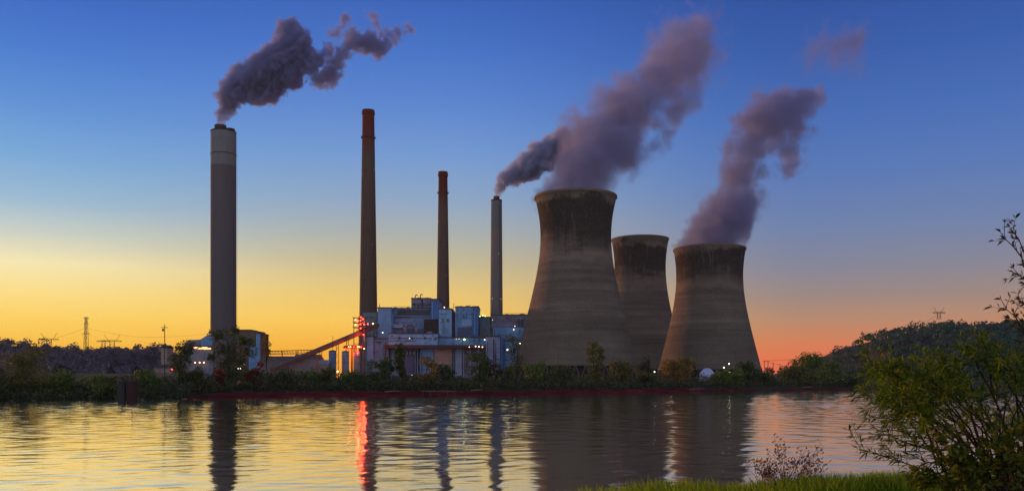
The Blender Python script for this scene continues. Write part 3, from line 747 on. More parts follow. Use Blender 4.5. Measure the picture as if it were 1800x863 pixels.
for x in range(690, 728, 6): MB().pbox(x, x+3.2, 618, 623, 804.2, .5).build('window', GLASS, ph)
for x in range(768, 794, 6): MB().pbox(x, x+3.0, 640, 645, 803.3, .5).build('window', GLASS, ph)
for x in range(640, 660, 5): MB().pbox(x, x+2.6, 556, 559, 837.4, .5).build('window', GLASS, ph)
for x in range(870, 934, 7): MB().pbox(x, x+3.4, 561, 564, 821.4, .5).build('window', GLASS, ph)
for x0 in (776, 785): MB().pbox(x0, x0+4, 560, 566, 811.4, .5).build('window', GLASS, ph)
for x in (700, 722, 745, 764): MB().pbox(x, x+3.4, 592, 596.5, 799.3, .6).build('window', GLASS, ph)
rq = random.Random(14)
for (x0, x1, y0, y1, d) in ((689, 722, 556, 570, 819.3), (772, 793, 546, 586, 811.3), (801, 830, 542, 560, 812.3), (684, 768, 588, 604, 799.3), (772, 858, 596, 605, 802.3), (866, 928, 556, 574, 821.3), (868, 930, 578, 596, 817.3), (640, 660, 560, 590, 837.3), (657, 682, 600, 640, 801.3), (856, 878, 596, 640, 791.3), (888, 928, 602, 650, 799.3), (725, 756, 527, 540, 825.3), (816, 852, 616, 650, 805.3), (740, 760, 618, 655, 804.3)):
    for k in range(10):
        x = rq.uniform(x0, x1-3); y = rq.uniform(y0, y1-2); t_ = rq.random(); e = .004*k
        if t_ < .3: MB().pbox(x, x+rq.uniform(1.6, 4), y, y+rq.uniform(1.2, 3), d-e, .5).build('hatch', CL[rq.choice(['navy', 'lav', 'pale', 'slate'])], ph)
        elif t_ < .55: MB().bar(P(x, y1, d-e), P(x, y, d-e), rq.uniform(.18, .4)).build('pipe', rq.choice([RUST, CL['lav'], STEEL]), ph)
        elif t_ < .75: MB().bar(P(x0, y, d-e-.2), P(rq.uniform(x+3, x1), y, d-e-.2), rq.uniform(.16, .32)).build('pipe', rq.choice([RUST, CL['pale'], STEEL]), ph)
        else: MB().pbox(x, x+rq.uniform(2, 5), y, y+rq.uniform(.8, 1.4), d-e, .6).build('louvre', SOOT, ph)
for x, y, w_, h_, d in ((692, 541.3, 5, 1.8, 818), (704, 541.6, 3, 1.4, 819), (715, 541.6, 4, 2.2, 822), (775, 542.6, 4, 1.6, 815), (787, 542.6, 3, 2.4, 816), (808, 539, 4, 1.6, 818), (819, 539, 5, 2.2, 820), (872, 553, 5, 2, 826), (889, 553, 4, 1.4, 828), (914, 553, 8, 2.2, 830), (734, 524.2, 4, 1.6, 830), (747, 524.2, 5, 1.2, 830), (690, 586, 6, 2, 803), (708, 586, 8, 3, 804), (728, 586, 4, 2, 803), (750, 586, 9, 3.2, 805), (778, 593, 8, 2.6, 806), (800, 593, 5, 2, 806), (822, 593, 9, 3, 807), (842, 593, 5, 2.4, 806), (858, 591, 6, 1.6, 796), (869, 591, 5, 2.2, 796), (662, 595, 6, 2.4, 806), (648, 591, 4, 1.8, 803)):
    MB().pbox(x, x+w_, y-h_, y-.05, d, 4).build('roof_unit', CL[rq.choice(['slate', 'lav', 'teal', 'plum'])], ph)
st_ = MB()
for i in range(6):
    a_ = P(772 if i % 2 else 769, 604-i*0-6*i+0, 798.6) if i < 3 else P(796 if i % 2 else 799.5, 590-7*(i-3), 811)
    b_ = P(769 if i % 2 else 772, 598-6*i, 798.6) if i < 3 else P(799.5 if i % 2 else 796, 583-7*(i-3), 811)
    st_.bar(a_, b_, .3, k=4)
st_.build('stair', STEEL, ph)
# railings along two roofs
def rail(par, x0, x1, y, D, n):
    s = MB(); a = P(x0, y, D); b = P(x1, y, D)
    for k in (.6, 1.3): s.bar(a+Vector((0, 0, k)), b+Vector((0, 0, k)), .08, k=4)
    for i in range(n+1): q = a.lerp(b, i/n); s.bar(q, q+Vector((0, 0, 1.3)), .08, k=4)
    return s.build('railing', STEEL, par)
rail(ph, 689, 723, 540.6, 822, 14); rail(ph, 684, 769, 585.2, 801, 24); rail(ph, 771, 859, 592.2, 804, 24); rail(ph, 885, 930, 552.4, 826, 14)
def wall_lamp(par, x, y, D, mat, r=.55):
    s = MB(); s.ball(P(x, y, D), r, 8); g = s.build('lamp', mat, par, True)
    MB().box(P(x, y, D)+Vector((-.25, r*.7, .1)), P(x, y, D)+Vector((.25, 2.2, .5))).build('bracket', STEEL, g)
for x, y, d, m_, r in ((781.2, 540, 808, LAMP_W, .75), (672.5, 584.4, 800, LAMP_W, .75), (816.2, 596.5, 799, LAMP_Y, 1.25), (802, 595.5, 800, LAMP_W, .35), (807, 595.5, 800, LAMP_W, .35),
                       (852, 597, 791, LAMP_W, .8), (825, 609.8, 794.5, LAMP_O, .7), (836, 608.4, 794.5, LAMP_W, .8), (842, 609.2, 794.5, LAMP_W, .75), (848, 609.8, 794.5, LAMP_W, .75),
                       (720, 594.5, 797, LAMP_W, .45), (866, 562, 820, LAMP_W, .35), (903, 579, 816, LAMP_W, .7), (905, 573, 816, LAMP_W, .45), (914, 603.5, 797, LAMP_Y, .6),
                       (849, 554, 823, LAMP_Y, .8), (853, 555.5, 823, LAMP_Y, .6), (843.5, 556, 823, LAMP_Y, .5), (703, 658, 800, LAMP_O, .5), (712, 656, 800, LAMP_O, .5), (724, 659, 799, LAMP_O, .55), (868, 660, 789, LAMP_W, .4)):
    wall_lamp(ph, x, y, d, m_, r*.58)

# ---- transfer tower with platforms and red lights, and its tanks
tt = thing('transfer_tower', (PX(630, 785.), 785., 3.8), 'open steel transfer tower strung with red lights at the upper end of the conveyor', 'steel tower')
s = MB()
for x in (622, 631, 640.5):
    for d in (782, 792): s.bar(P(x, G, d), P(x, 557, d), .42, k=4)
for y in (560, 568, 576, 590, 604, 618, 634, 650):
    s.bar(P(622, y, 782), P(640.5, y, 782), .3, k=4); s.bar(P(622, y, 792), P(640.5, y, 792), .3, k=4)
for y0, y1 in ((557, 568), (576, 590), (604, 618), (618, 634), (634, 650), (650, 667)):
    s.bar(P(622, y1, 782), P(631, y0, 782), .2, k=4); s.bar(P(631, y1, 782), P(640.5, y0, 782), .2, k=4)
s.build('frame', RUST, tt)
for y in (559.5, 567.5, 575.5, 590):
    MB().box((PX(620, 781), 781, PZ(y, 781)), (PX(642, 781), 793, PZ(y, 781)+.35)).build('platform', RUST, tt)
    rail(tt, 620, 632, y, 781, 5)
for x, y in ((634.5, 557.5), (638, 560.5), (634, 563), (633.5, 570), (640, 570), (646.5, 569.4), (655.5, 568.8), (634, 577), (639, 588), (625, 562), (625, 571), (628, 564)):
    s = MB(); s.ball(P(x, y, 780), .62); s.build('lamp', LAMP_R if x not in (655.5, 625) else LAMP_O, tt, True)
can = thing('canopy', (PX(622, 770.), 770., 3.8), 'round flat canopy glowing with red lights on a single post below the conveyor', 'canopy')
c0 = P(622.5, 610, 772)
s = MB(); s.lathe(c0, [(.01, 1.9), (8.5, 1.3), (9.8, .1), (9.6, -1.0), (8.8, -1.0), (.01, -.6)], 40); s.build('roof', mat_rough('red_lit_canopy', (.45,.04,.02), .3, .5), can, True)  # red lamplight is worked into the roof colour
s = MB(); s.bar(P(618.5, G, 772), P(618.5, 612, 772), .9); s.bar(P(626, G, 772), P(626, 612, 772), .6); s.build('post', mat_rough('red_lit_post', (.35,.045,.03), .3, .5), can)  # post colour carries the red lamp glow as well
for i, x in enumerate((607, 613, 616, 622, 628.5, 631, 634.5, 640)):
    s = MB(); s.ball(P(x, 609.5+(3 if x > 638 else 0)+(1 if x < 610 else 0), 772-math.sqrt(max(0, 9.9**2-(PX(x, 772)-c0.x)**2))-.3), .55); s.build('lamp', LAMP_O if i % 3 else LAMP_R, can, True)
def add_lamp(name, loc, col, e, r):
    ld = bpy.data.lights.new(name, 'POINT'); lo = bpy.data.objects.new(name, ld); COL.objects.link(lo); lo.location = loc; ld.energy = e; ld.color = col; ld.shadow_soft_size = r; return lo
for (x, y, d, e) in ((613, 618, 764, 9000), (629, 616, 762, 9000), (636, 566, 778, 6000), (640, 592, 778, 5000)):
    q = add_lamp('lamp_light', P(x, y, d), (1, .10, .04), e*.9, .6); par = can if y > 600 else tt; q.parent = par; q.location = q.location - par.location
def silo(label, x0, x1, yt, D, mat, dome=.25):
    b = Vector((PX((x0+x1)/2, D), D, 3.8)); r = (x1-x0)/2/F*D; H = PZ(yt, D)-3.8
    t = thing('silo', b, label, 'silo')
    MB().lathe(b, [(r, 0), (r, H)], 32).build('shell', mat, t, True)
    MB().lathe(b, [(r+.15, H-.3), (r+.15, H), (r*.5, H+r*dome), (.01, H+r*dome*1.2)], 32).build('roof', ROOF, t)
    for z in np.arange(3, H, 6.): MB().lathe((b.x, b.y, b.z+z), [(r+.01, 0), (r+.12, 0), (r+.12, .25), (r+.01, .25)], 32).build('hoop', STEEL, t)
    return t
silo('slim blue silo beside the thin pole', 578, 591, 617, 720., m_clad('silo_blue_sheet', (.12,.22,.42)))
silo('pale lavender tank left of the red canopy post', 601, 613.5, 618, 740., m_clad('tank_lavender', (.32,.28,.42)))
silo('pale tank right of the red canopy post, its foot lit red', 622, 632.5, 618, 765., m_clad('tank_pale', (.36,.30,.34)))
# ---- conveyor gallery
cv = thing('conveyor', P(514, 668, 700.), 'long inclined conveyor gallery climbing rightwards to the powerhouse', 'conveyor')
a, b = P(478, 648.5, 690.), P(663, 570.5, 806.)
dirv = (b-a).normalized(); side = Vector((dirv.y, -dirv.x, 0)).normalized(); upv = side.cross(dirv) if side.cross(dirv).z > 0 else -side.cross(dirv)
def obox(a, b, w, h, up0=0.):
    vs = []
    for p in (a, b):
        for sx, sz in ((-1, 0), (1, 0), (1, 1), (-1, 1)): vs.append(p+side*sx*w/2+upv*(up0+sz*h))
    return MB().add(vs, [(0, 1, 2, 3), (7, 6, 5, 4), (0, 4, 5, 1), (1, 5, 6, 2), (2, 6, 7, 3), (3, 7, 4, 0)])
obox(a, b, 4.2, 2.5, -1.9).build('gallery', m_clad('conveyor_sheeting', (.20,.07,.05)), cv)
obox(a, b, 4.8, .5, .62).build('roof', mat_rough('conveyor_roof', (.13,.10,.09), .3, .2), cv)
obox(a, b, 3.4, .6, -2.55).build('truss_chord', RUST, cv)
for f in (.12, .3, .42, .58, .68):
    p = a.lerp(b, f); s = MB()
    for k in (-1, 1): s.bar(Vector((p.x+k*1.4, p.y, 3.8)), p+side*k*1.2-upv*2.5, .3, k=4)
    for z0 in np.arange(4, p.z-6, 6.): s.bar((p.x-1.4, p.y, z0), (p.x+1.4, p.y, z0+6), .14, k=4)
    s.build('trestle', RUST, cv)
# ---- low sheds by the conveyor's foot
def gable(name, label, x0, x1, ye, yr, D, depth, wall, roofm, cat='shed', along=True):
    z0 = 3.8; X0, X1 = PX(x0, D), PX(x1, D); ze = PZ(ye, D); zr = PZ(yr, D)
    t = thing(name, ((X0+X1)/2, D, z0), label, cat)
    MB().box((X0, D, z0), (X1, D+depth, ze)).build('wall', wall, t)
    s = MB(); e = .5
    s.add([(X0-e, D-e, ze+.003), (X1+e, D-e, ze+.003), (X1+e, D+depth+e, ze+.003), (X0-e, D+depth+e, ze+.003), (X0-e, D+depth/2, zr), (X1+e, D+depth/2, zr)],
          [(0, 1, 5, 4), (2, 3, 4, 5), (0, 4, 3), (1, 2, 5), (0, 3, 2, 1)])
    s.build('roof', roofm, t)
    n = max(2, int((X1-X0)/6))
    for i in range(n):
        x = X0+(i+.5)*(X1-X0)/n
        MB().box((x-1.2, D-.12, z0+2), (x+1.2, D-.003, z0+4.2)).build('window', GLASS, t)
    return t
PINKW = m_clad('shed_pink_sheet', (.26,.19,.20), .2); GREYW = m_clad('shed_grey_sheet', (.16,.14,.15), .25)
gable('shed', 'pale pinkish shed with gable roof under the middle of the conveyor', 514, 557, 631, 622, 720., 26, PINKW, mat_rough('shed_roof_grey', (.14,.11,.11), .3, .2))
gable('shed', 'long low grey shed at the lower end of the conveyor', 458, 512, 633, 625, 760., 30, GREYW, mat_rough('shed_roof_dark', (.10,.085,.085), .3, .2))
gable('shed', 'small grey roofed shed left of the slim blue silo', 560, 577, 640, 632, 700., 14, PINKW, mat_rough('shed_roof_blue', (.20,.23,.30), .25, .2))
tg = thing('pipe_trestle', (PX(505, 800.), 800., 3.8), 'long dark pipe trestle with cross bracing above the low sheds', 'pipe rack')
s = MB(); s.bar(P(470, 617, 800), P(552, 615, 800), .5, k=4); s.bar(P(470, 622.5, 800), P(552, 621, 800), .4, k=4)
for i in range(17):
    x = 470+i*5; s.bar(P(x, 617, 800), P(x, 622.5, 800), .25, k=4); s.bar(P(x, 622.5, 800), P(x+5, 617, 800), .18, k=4)
s.build('truss', RUST, tg)
for x in (472, 496, 522, 549): MB().bar(P(x, G, 800), P(x, 617, 800), .5, k=4).build('post', RUST, tg)
fl = thing('coal_barge_loader', (PX(505, 640.), 640., 3.8), 'low dark flat loading deck in front of the grey shed', 'loading deck')
MB().box((PX(462, 640), 640, 6.6), (PX(551, 640), 646, 7.4)).build('deck', STEEL, fl)
MB().box((PX(470, 640), 639.5, 7.404), (PX(500, 640), 643, 8.6)).build('bin', mat_rough('teal_lit_strip', (.12,.2,.22), .3, .4), fl)  # strip of bluish light, put in as a teal coloured box
for x in range(464, 552, 14): MB().bar((PX(x, 641), 641, 3.7), (PX(x, 641), 641, 6.6), .3, k=4).build('post', STEEL, fl)

# ---- buildings round the wide chimney
lb = thing('unloading_shed', (PX(350, 860.), 860., 3.8), 'dark hump roofed shed with a glowing slot, left of the wide pale chimney', 'industrial shed')
MB().prism([(321, 668), (321, 613), (325, 603), (331, 597.5), (352, 596.5), (364, 589), (374, 587), (374, 668)], 860, 40).build('wall', CL['plum'], lb)
MB().prism([(353, 610), (353, 598), (365, 590.5), (373, 589), (373, 610)], 858.6, 1.3).build('panel', CL['blue'], lb)
for i, (x0, x1, y0, y1) in enumerate(((339.5, 349, 609.5, 612.2), (347, 356, 611, 613.2), (355, 364, 609.6, 611), (357, 370.5, 611.4, 613.6))):
    MB().pbox(x0, x1, y0, y1, 858.4-.2*i, .6).build('lit_opening', mat_emit('lit_opening_glow', (1, .55, .22), 2.2), lb)
MB().pbox(337, 373, 607, 609, 857.4, 2.4).build('awning', RUST, lb)
for x, y in ((343, 637), (351, 637), (358.5, 637)): wall_lamp(lb, x, y, 857, LAMP_O, .6)
rb_ = thing('precipitator_building', (PX(432, 880.), 880., 3.8), 'brown grey flat roofed block right of the wide pale chimney', 'industrial block')
block(414, 449, 582.5, G, 880, 34, 'brown', par=rb_); block(420, 441, 580.5, 583, 886, 20, 'brown', par=rb_)
block(437, 451, 609, 668, 874, 5, 'blue', par=rb_)
sb = thing('slab_tower', (PX(454, 872.), 872., 3.8), 'narrow blue slab tower with a rusty right edge', 'slab tower')
block(450, 457.4, 586.5, G, 872, 26, 'blue', par=sb); MB().pbox(457.5, 459.5, 586.5, G, 871.5, 26).build('edge_frame', RUST, sb)
hs = gable('hut', 'small pale hut behind the utility pole', 283, 293, 611, 606, 420., 8, m_clad('hut_pale_sheet', (.36,.27,.24), .2), ROOF, 'hut')
gable('hut', 'low pale hut left of the utility pole near the bank', 271, 300, 646, 640, 380., 8, m_clad('low_hut_sheet', (.30,.22,.21), .2), ROOF, 'hut')

# ---- white dome
dm = thing('dome_tent', (PX(1243, 520.), 520., 3.8), 'white dome shaped cover among the bank bushes before the right hand cooling tower', 'dome')
s = MB(); r = 15/F*520; s.lathe(dm.location, [(r, 0), (r, .9)]+[(r*math.cos(q*math.pi/16), .9+7.2*math.sin(q*math.pi/16)) for q in range(1, 8)]+[(.01, 8.1)], 32)
s.build('cover', mat_rough('white_fabric', (.42,.46,.72), .1, .4), dm, True)
MB().box(dm.location+Vector((-1.2, -r-.35, 0)), dm.location+Vector((1.2, -r+.6, 2.6))).build('door', CL['lav'], dm)

# ================================================================== POLES, PYLONS, LAMPS
def utility_pole(label, px, yt, D, arm=True, r=.2, z0=3.2):
    b = Vector((PX(px, D), D, z0)); t = thing('utility_pole', b, label, 'pole'); top = P(px, yt, D)
    MB().bar(b, top, r, r*.65, 8).build('pole', STEEL, t)
    if arm:
        MB().box(Vector((b.x-1.1, D-.12, top.z-1.2)), Vector((b.x+1.1, D-.02-r*.9, top.z-1.0))).build('crossarm', STEEL, t)
        s = MB(); s.lathe((b.x-.55, D-.1, top.z-2.4), [(.01, 0), (.32, 0), (.32, .9), (.01, .95)], 12); s.build('transformer', STEEL, t)
    return t
utility_pole('tall wooden utility pole with a small transformer, left of the dark hump roofed shed', 289.5, 570, 300.)
utility_pole('thin pole standing in front of the slim blue silo', 585, 590, 420., False, .16)
utility_pole('short pale post in the brush below the pink wall panel', 772, 650, sD(772, 9), False, .2, 2.2)
utility_pole('pale post rising behind the left mooring cells', 232, 641, sD(232, 8), False, .22, 1.6)
utility_pole('thin dark mast before the left half of the nearest cooling tower', 981.5, 612, 420., False, .16)
utility_pole('pale post under the left foot of the nearest cooling tower', 962, 651, sD(962, 8), False, .2, 2.0)
utility_pole('pale post in the trees by the right end of the cooling towers', 1311, 651, sD(1311, 9), False, .2, 2.0)

def lattice(label, px, yb, yt, w, D, arms, r=.28):
    b = P(px, yb, D); H = (yb-yt)/F*D; w = w/F*D
    t = thing('transmission_tower', b, label, 'pylon')
    s = MB(); n = 6; wf = lambda f: w*(1-.55*f)
    for i in range(n):
        f0, f1 = i/n, (i+1)/n
        for k in (-1, 1):
            for q in (-1, 1):
                s.bar(b+Vector((k*wf(f0)/2, q*wf(f0)/2, f0*H)), b+Vector((k*wf(f1)/2, q*wf(f1)/2, f1*H)), r, k=4)
            s.bar(b+Vector((k*wf(f0)/2, -wf(f0)/2, f0*H)), b+Vector((-k*wf(f1)/2, -wf(f1)/2, f1*H)), r*.7, k=4)
        s.bar(b+Vector((-wf(f1)/2, -wf(f1)/2, f1*H)), b+Vector((wf(f1)/2, -wf(f1)/2, f1*H)), r*.7, k=4)
    s.build('lattice_mast', STEEL, t)
    for f, l in arms:
        l = l/F*D; s = MB()
        for k in (-1, 1):
            s.bar(b+Vector((0, 0, f*H)), b+Vector((k*l/2, 0, f*H+.02*H)), r, k=4); s.bar(b+Vector((0, 0, f*H+.05*H)), b+Vector((k*l/2, 0, f*H+.02*H)), r*.7, k=4)
            s.bar(b+Vector((k*l/2, 0, f*H+.02*H)), b+Vector((k*l/2, 0, f*H-.05*H)), r*.6, k=4)
        s.build('crossarm', STEEL, t)
    return t
lattice('tall lattice pylon standing above the left ridge', 151.5, 612, 558, 6, 1100., [(.98, 8), (.80, 7), (.46, 13)])
def hframe(label, px, yb, yt, w, D, horns=True):
    """waist type pylon: two legs, wide beam, two raised horns"""
    b = P(px, yb, D); H = (yb-yt)/F*D; w = w/F*D; r = .3
    t = thing('transmission_tower', b, label, 'pylon')
    s = MB()
    for k in (-1, 1):
        s.bar(b+Vector((k*w*.16, 0, 0)), b+Vector((k*w*.10, 0, H*.6)), r, k=4); s.bar(b+Vector((k*w*.04, 0, 0)), b+Vector((k*w*.14, 0, H*.6)), r*.7, k=4)
    for f in (.15, .3, .45): s.bar(b+Vector((-w*.15, 0, f*H)), b+Vector((w*.15, 0, (f+.14)*H)), r*.6, k=4)
    s.build('legs', STEEL, t)
    s = MB()
    for z in (.56, .64): s.bar(b+Vector((-w*.5, 0, (z if z < .6 else .58)*H)), b+Vector((0, 0, z*H)), r, k=4); s.bar(b+Vector((w*.5, 0, (z if z < .6 else .58)*H)), b+Vector((0, 0, z*H)), r, k=4)
    for i in range(-4, 5): s.bar(b+Vector((i*w*.11, 0, .56*H)), b+Vector((i*w*.11, 0, .47*H)), r*.5, k=4)
    s.build('crossarm', STEEL, t)
    if horns:
        for k in (-1, 1):
            s = MB(); s.bar(b+Vector((k*w*.2, 0, .6*H)), b+Vector((k*w*.4, 0, H)), r*.7, k=4); s.build('horn', STEEL, t)
    return t
hframe('wide armed pylon with two raised horns at the far left, on the ridge', 86, 612, 585, 36, 1100.)
hframe('wide armed pylon right of the tall lattice pylon, partly hidden by a darker one', 197, 614, 588, 34, 1120.)
hframe('stubby dark pylon in front of the horned one right of the tall lattice pylon', 182, 613, 589, 24, 1060., False)
hframe('wide armed pylon on the crest of the wooded hill', 1650.5, 562, 540, 22, 990.)
gt = thing('substation_gantry', (PX(1357, 700.), 700., 3.8), 'row of thin gantry posts against the red sky right of the cooling towers', 'gantry')
for x, yt in ((1343.5, 633), (1350, 633), (1359, 636.5), (1371, 639)):
    MB().bar((PX(x, 700), 700, 3.8), P(x, yt, 700), .24, k=5).build('post', STEEL, gt)
s = MB(); s.bar(P(1340, 635, 700), P(1353, 635, 700), .16, k=4); s.bar(P(1350, 637, 700), P(1372, 641, 700), .12, k=4); s.build('beam', STEEL, gt)
def cable(label, pts, r=.1):
    s = MB(); P0 = [Vector(p) for p in pts]; out = []
    for i in range(len(P0)-1):
        for k in range(12):
            f = k/12; q = P0[i].lerp(P0[i+1], f); q.z -= 4*f*(1-f)*(P0[i+1]-P0[i]).length*.02; out.append(q)
    out.append(P0[-1]); s.tube(out, r, r, 4)
    return tag(s.build('power_line', STEEL, None), label, 'power line')
cable('thin power line rising from the gantry posts to the wooded hill', [P(1343, 634, 700), P(1530, 600, 850), P(1650, 552, 990)], .13)
cable('thin power line slung from the tall lattice pylon to the wide pale chimney', [P(-60, 596, 1120), P(86, 597, 1100), P(151, 576, 1100), P(240, 592, 1110), P(372, 586, 1130)], .11)

def bank_lamp(label, px, py, D, mat=LAMP_W, r=.42, z0=3.4):
    t = thing('lamp_post', (PX(px, D), D, z0), label, 'lamp'); p = P(px, py, D)
    MB().bar((p.x, D+.3, z0), (p.x, D+.3, p.z+.4), .1, .07, 6).build('pole', STEEL, t)
    MB().box((p.x-.25, D-.1, p.z+.36), (p.x+.25, D+.4, p.z+.5)).build('lamp_arm', STEEL, t)
    s = MB(); s.ball(p, r); s.build('lamp_head', mat, t, True); return t
for lab, px, py, D, m_, r in (
    ('white lamp at the foot of the slim blue silo', 593.5, 652.5, 560., LAMP_W, .75),
    ('brighter of the paired white lamps under the large ragged tree', 418.3, 647, 420., LAMP_W, .52),
    ('dimmer of the paired white lamps under the large ragged tree', 422.6, 647.3, 420., LAMP_W, .34),
    ('small lamp above the paired white lamps by the ragged tree', 429, 639.7, 420., LAMP_W, .34),
    ('red orange lamp near the foot of the sparse dark tree at the left', 302, 649, 380., LAMP_R, .4),
    ('warm lamp in front of the half dead tree', 901.5, 649, 330., LAMP_W, .3),
    ('bright lamp left of the half dead tree', 892, 614.5, 560., LAMP_W, .68),
    ('white lamp below the middle cooling tower, lower of two', 1150.4, 653.3, 380., LAMP_W, .45),
    ('lamp in the orange autumn tree, beside the gap of the towers', 1180.5, 644.8, 400., LAMP_W, .38),
    ('bright orange white lamp before the right hand cooling tower', 1272.5, 645.8, 430., LAMP_W, .5),
    ('elongated lamp above the bright orange white lamp', 1281.5, 639.2, 430., LAMP_W, .42),
    ('dim lamp below the bright orange white lamp', 1272.5, 660, 420., LAMP_W, .3),
    ('small dim lamp right of the bright orange white lamp', 1282.5, 653, 425., LAMP_W, .3),
    ('left one of two shore lamps under the wooded hill', 1482, 666, 480., LAMP_W, .42),
    ('right one of two shore lamps under the wooded hill', 1493.3, 667, 480., LAMP_W, .42)):
    bank_lamp(lab, px, py, D, m_, r*.62)

# ---- coal heaps, mooring cells, small shore things at the left
def heap(label, px, w, yt, D):
    b = Vector((PX(px, D), D, 3.7)); Rr = w/2/F*D; H = PZ(yt, D)-3.7; k = 40; n = 9; vs = []
    r = np.random.default_rng(int(px))
    for j in range(n+1):
        for i in range(k):
            a = 2*math.pi*i/k; f = j/n
            vs.append((b.x+Rr*(1-f)*math.cos(a)*(1+.1*math.sin(3*a+px)), b.y+Rr*.8*(1-f)*math.sin(a), b.z+H*(1-(1-f)**1.8)*(1+.03*r.normal())*(.82+.18*math.sin(2*a+px))))
    s = MB(); s.add(vs, [(j*k+i, j*k+(i+1) % k, (j+1)*k+(i+1) % k, (j+1)*k+i) for j in range(n) for i in range(k)])
    return tag(s.build('coal_heap', COAL, None, False, b), label, 'coal heap')
COAL = mat_rough('coal', (.012,.012,.016), .5, 1.2, .7, bump=.3)
heap('long low dark coal heap left of the middle one', 108, 66, 641, 520.); heap('peaked dark coal heap, middle one of three', 192, 42, 640, 500.)
heap('small dark coal heap right of the peaked one', 240, 36, 643, 520.)
tag(MB().box((PX(60, 300), 300, 3.6), (PX(335, 300), 306, 7.3)).build('embankment', mat_rough('embankment_gravel', (.15,.115,.115), .3, .5)), kind='structure')
CONC = mat_rough('weathered_concrete', (.03,.028,.027), .4, .6, streak=(1, 1, .2)); CONR = mat_rough('stained_concrete', (.038,.012,.013), .4, .6, streak=(1, 1, .2))
for lab, px, r, m_ in (('grey concrete mooring cell, left one of two at the water edge', 214, .95, CONC), ('red stained concrete mooring cell, right one of two at the water edge', 232, 1.25, CONR)):
    b = Vector((PX(px, 210.), 210., -.5)); t = thing('mooring_cell', b, lab, 'mooring cell')
    MB().lathe(b, [(r, 0), (r, 5.1), (r*.9, 5.3), (.01, 5.3)], 24).build('column', m_, t, True)
    MB().lathe((b.x, b.y, b.z+5.3), [(.22, 0), (.22, .5), (.3, .5), (.3, .62), (.01, .62)], 10).build('bollard', STEEL, t)
# landing stage below the powerhouse
ls = thing('landing_stage', (PX(762, 268.), 268., 0), 'small dark timber landing stage at the red shore below the powerhouse', 'jetty')
MB().box((PX(742, 268), 266.5, 1.45), (PX(802, 268), 270.5, 1.7)).build('deck', mat_rough('timber', (.10,.075,.06), .4, 1.), ls)
for x in (744, 757, 772, 787, 800): MB().bar((PX(x, 268), 266.9, -1.5), (PX(x, 268), 266.9, 1.9), .15, k=6).build('pile', BARK, ls)
def log(label, px, l, off, rot):
    d = sD(px, off); b = Vector((PX(px, d), d, .55+off*.35)); a = Vector((math.cos(rot), math.sin(rot)*.6, .04))
    s = MB(); s.tube([b-a*l/2, b+Vector((0, 0, .08)), b+a*l/2], .22, .13, 6); s.bar(b, b+Vector((.5, -.3, .8)), .1, .04, 4)
    return tag(s.build('driftwood', BARKP, None, False, b), label, 'driftwood')
log('pale driftwood log on the red shore below the dark spreading bush', 690, 5, 2.6, .1)
log('pale driftwood log on the red shore right of the landing stage', 838, 4, 3.2, -.2)
log('driftwood log at the water below the conifer and white dome', 1226, 6, 2.2, .05)
log('short driftwood log on the shore below the clump of trees before the hill', 1418, 5, 2.4, .2)

# ================================================================== SMOKE AND STEAM
def plume(name, label, cat, blobs, Dfun, dens, albedo, nscale, warp, edge, voxel, detail=5, breakup=.5, aniso=.15, rs=1.):
    """puffs (picture column, row, radius, weight) set out in space; a closed puff hull filled with uneven smoke"""
    pts = [(P(x, y, Dfun(x, y)), r*rs/F*Dfun(x, y), w) for x, y, r, w in blobs]
    rg = np.random.default_rng(len(blobs)); org = pts[0][0].copy()
    pts = [(c+Vector((0, rg.normal(0, .25)*r, 0)), r, w) for c, r, w in pts]
    s = MB()
    for c, r, w in pts:
        q = r*1.22
        prof = [(q*math.sin(math.pi*j/10)+1e-3, -q*math.cos(math.pi*j/10)) for j in range(11)]; s.lathe(c, prof, 18, True, True)
    tmp = s.build('tmp', None, None, False, org)
    md = tmp.modifiers.new('r', 'REMESH'); md.mode = 'VOXEL'; md.voxel_size = voxel
    dg = bpy.context.evaluated_depsgraph_get(); me = bpy.data.meshes.new_from_object(tmp.evaluated_get(dg))
    old = tmp.data; bpy.data.objects.remove(tmp); bpy.data.meshes.remove(old)
    m = M(name+'_volume'); v = m.coord('Object')
    rm = float(np.mean([r for _, r, _ in pts]))
    n1 = m.noise(v, nscale, detail, .6, out=1)
    sb_ = m.n('ShaderNodeVectorMath', operation='SUBTRACT'); m.put(sb_.inputs[0], n1); sb_.inputs[1].default_value = (.5, .5, .5)
    sc = m.n('ShaderNodeVectorMath', operation='MULTIPLY'); m.put(sc.inputs[0], sb_.outputs[0]); sc.inputs[1].default_value = (rm*warp*10,)*3
    ad = m.n('ShaderNodeVectorMath', operation='ADD'); m.put(ad.inputs[0], v); m.put(ad.inputs[1], sc.outputs[0])
    cur = None
    for c, r, w in pts:
        d = m.n('ShaderNodeVectorMath', operation='DISTANCE'); m.put(d.inputs[0], ad.outputs[0]); d.inputs[1].default_value = tuple(c-org)
        g = m.math('MULTIPLY_ADD', d.outputs['Value'], -w/r, w)
        cur = g if cur is None else m.math('SMOOTH_MAX', cur, g, .1)
    n2 = m.noise(v, nscale*2.3, 5, .62)
    cur = m.math('ADD', cur, m.math('MULTIPLY', m.math('SUBTRACT', n2, .52), breakup*3.))
    den = m.rng(cur, 0.03, edge)
    pv = m.n('ShaderNodeVolumePrincipled'); pv.inputs['Color'].default_value = (*albedo, 1); pv.inputs['Anisotropy'].default_value = aniso
    m.put(pv.inputs['Density'], m.math('MULTIPLY', den, dens))
    m.nt.links.new(pv.outputs[0], m.out.inputs['Volume'])
    ob = link(name, me, m.m, None, False, org)
    return tag(ob, label, cat)
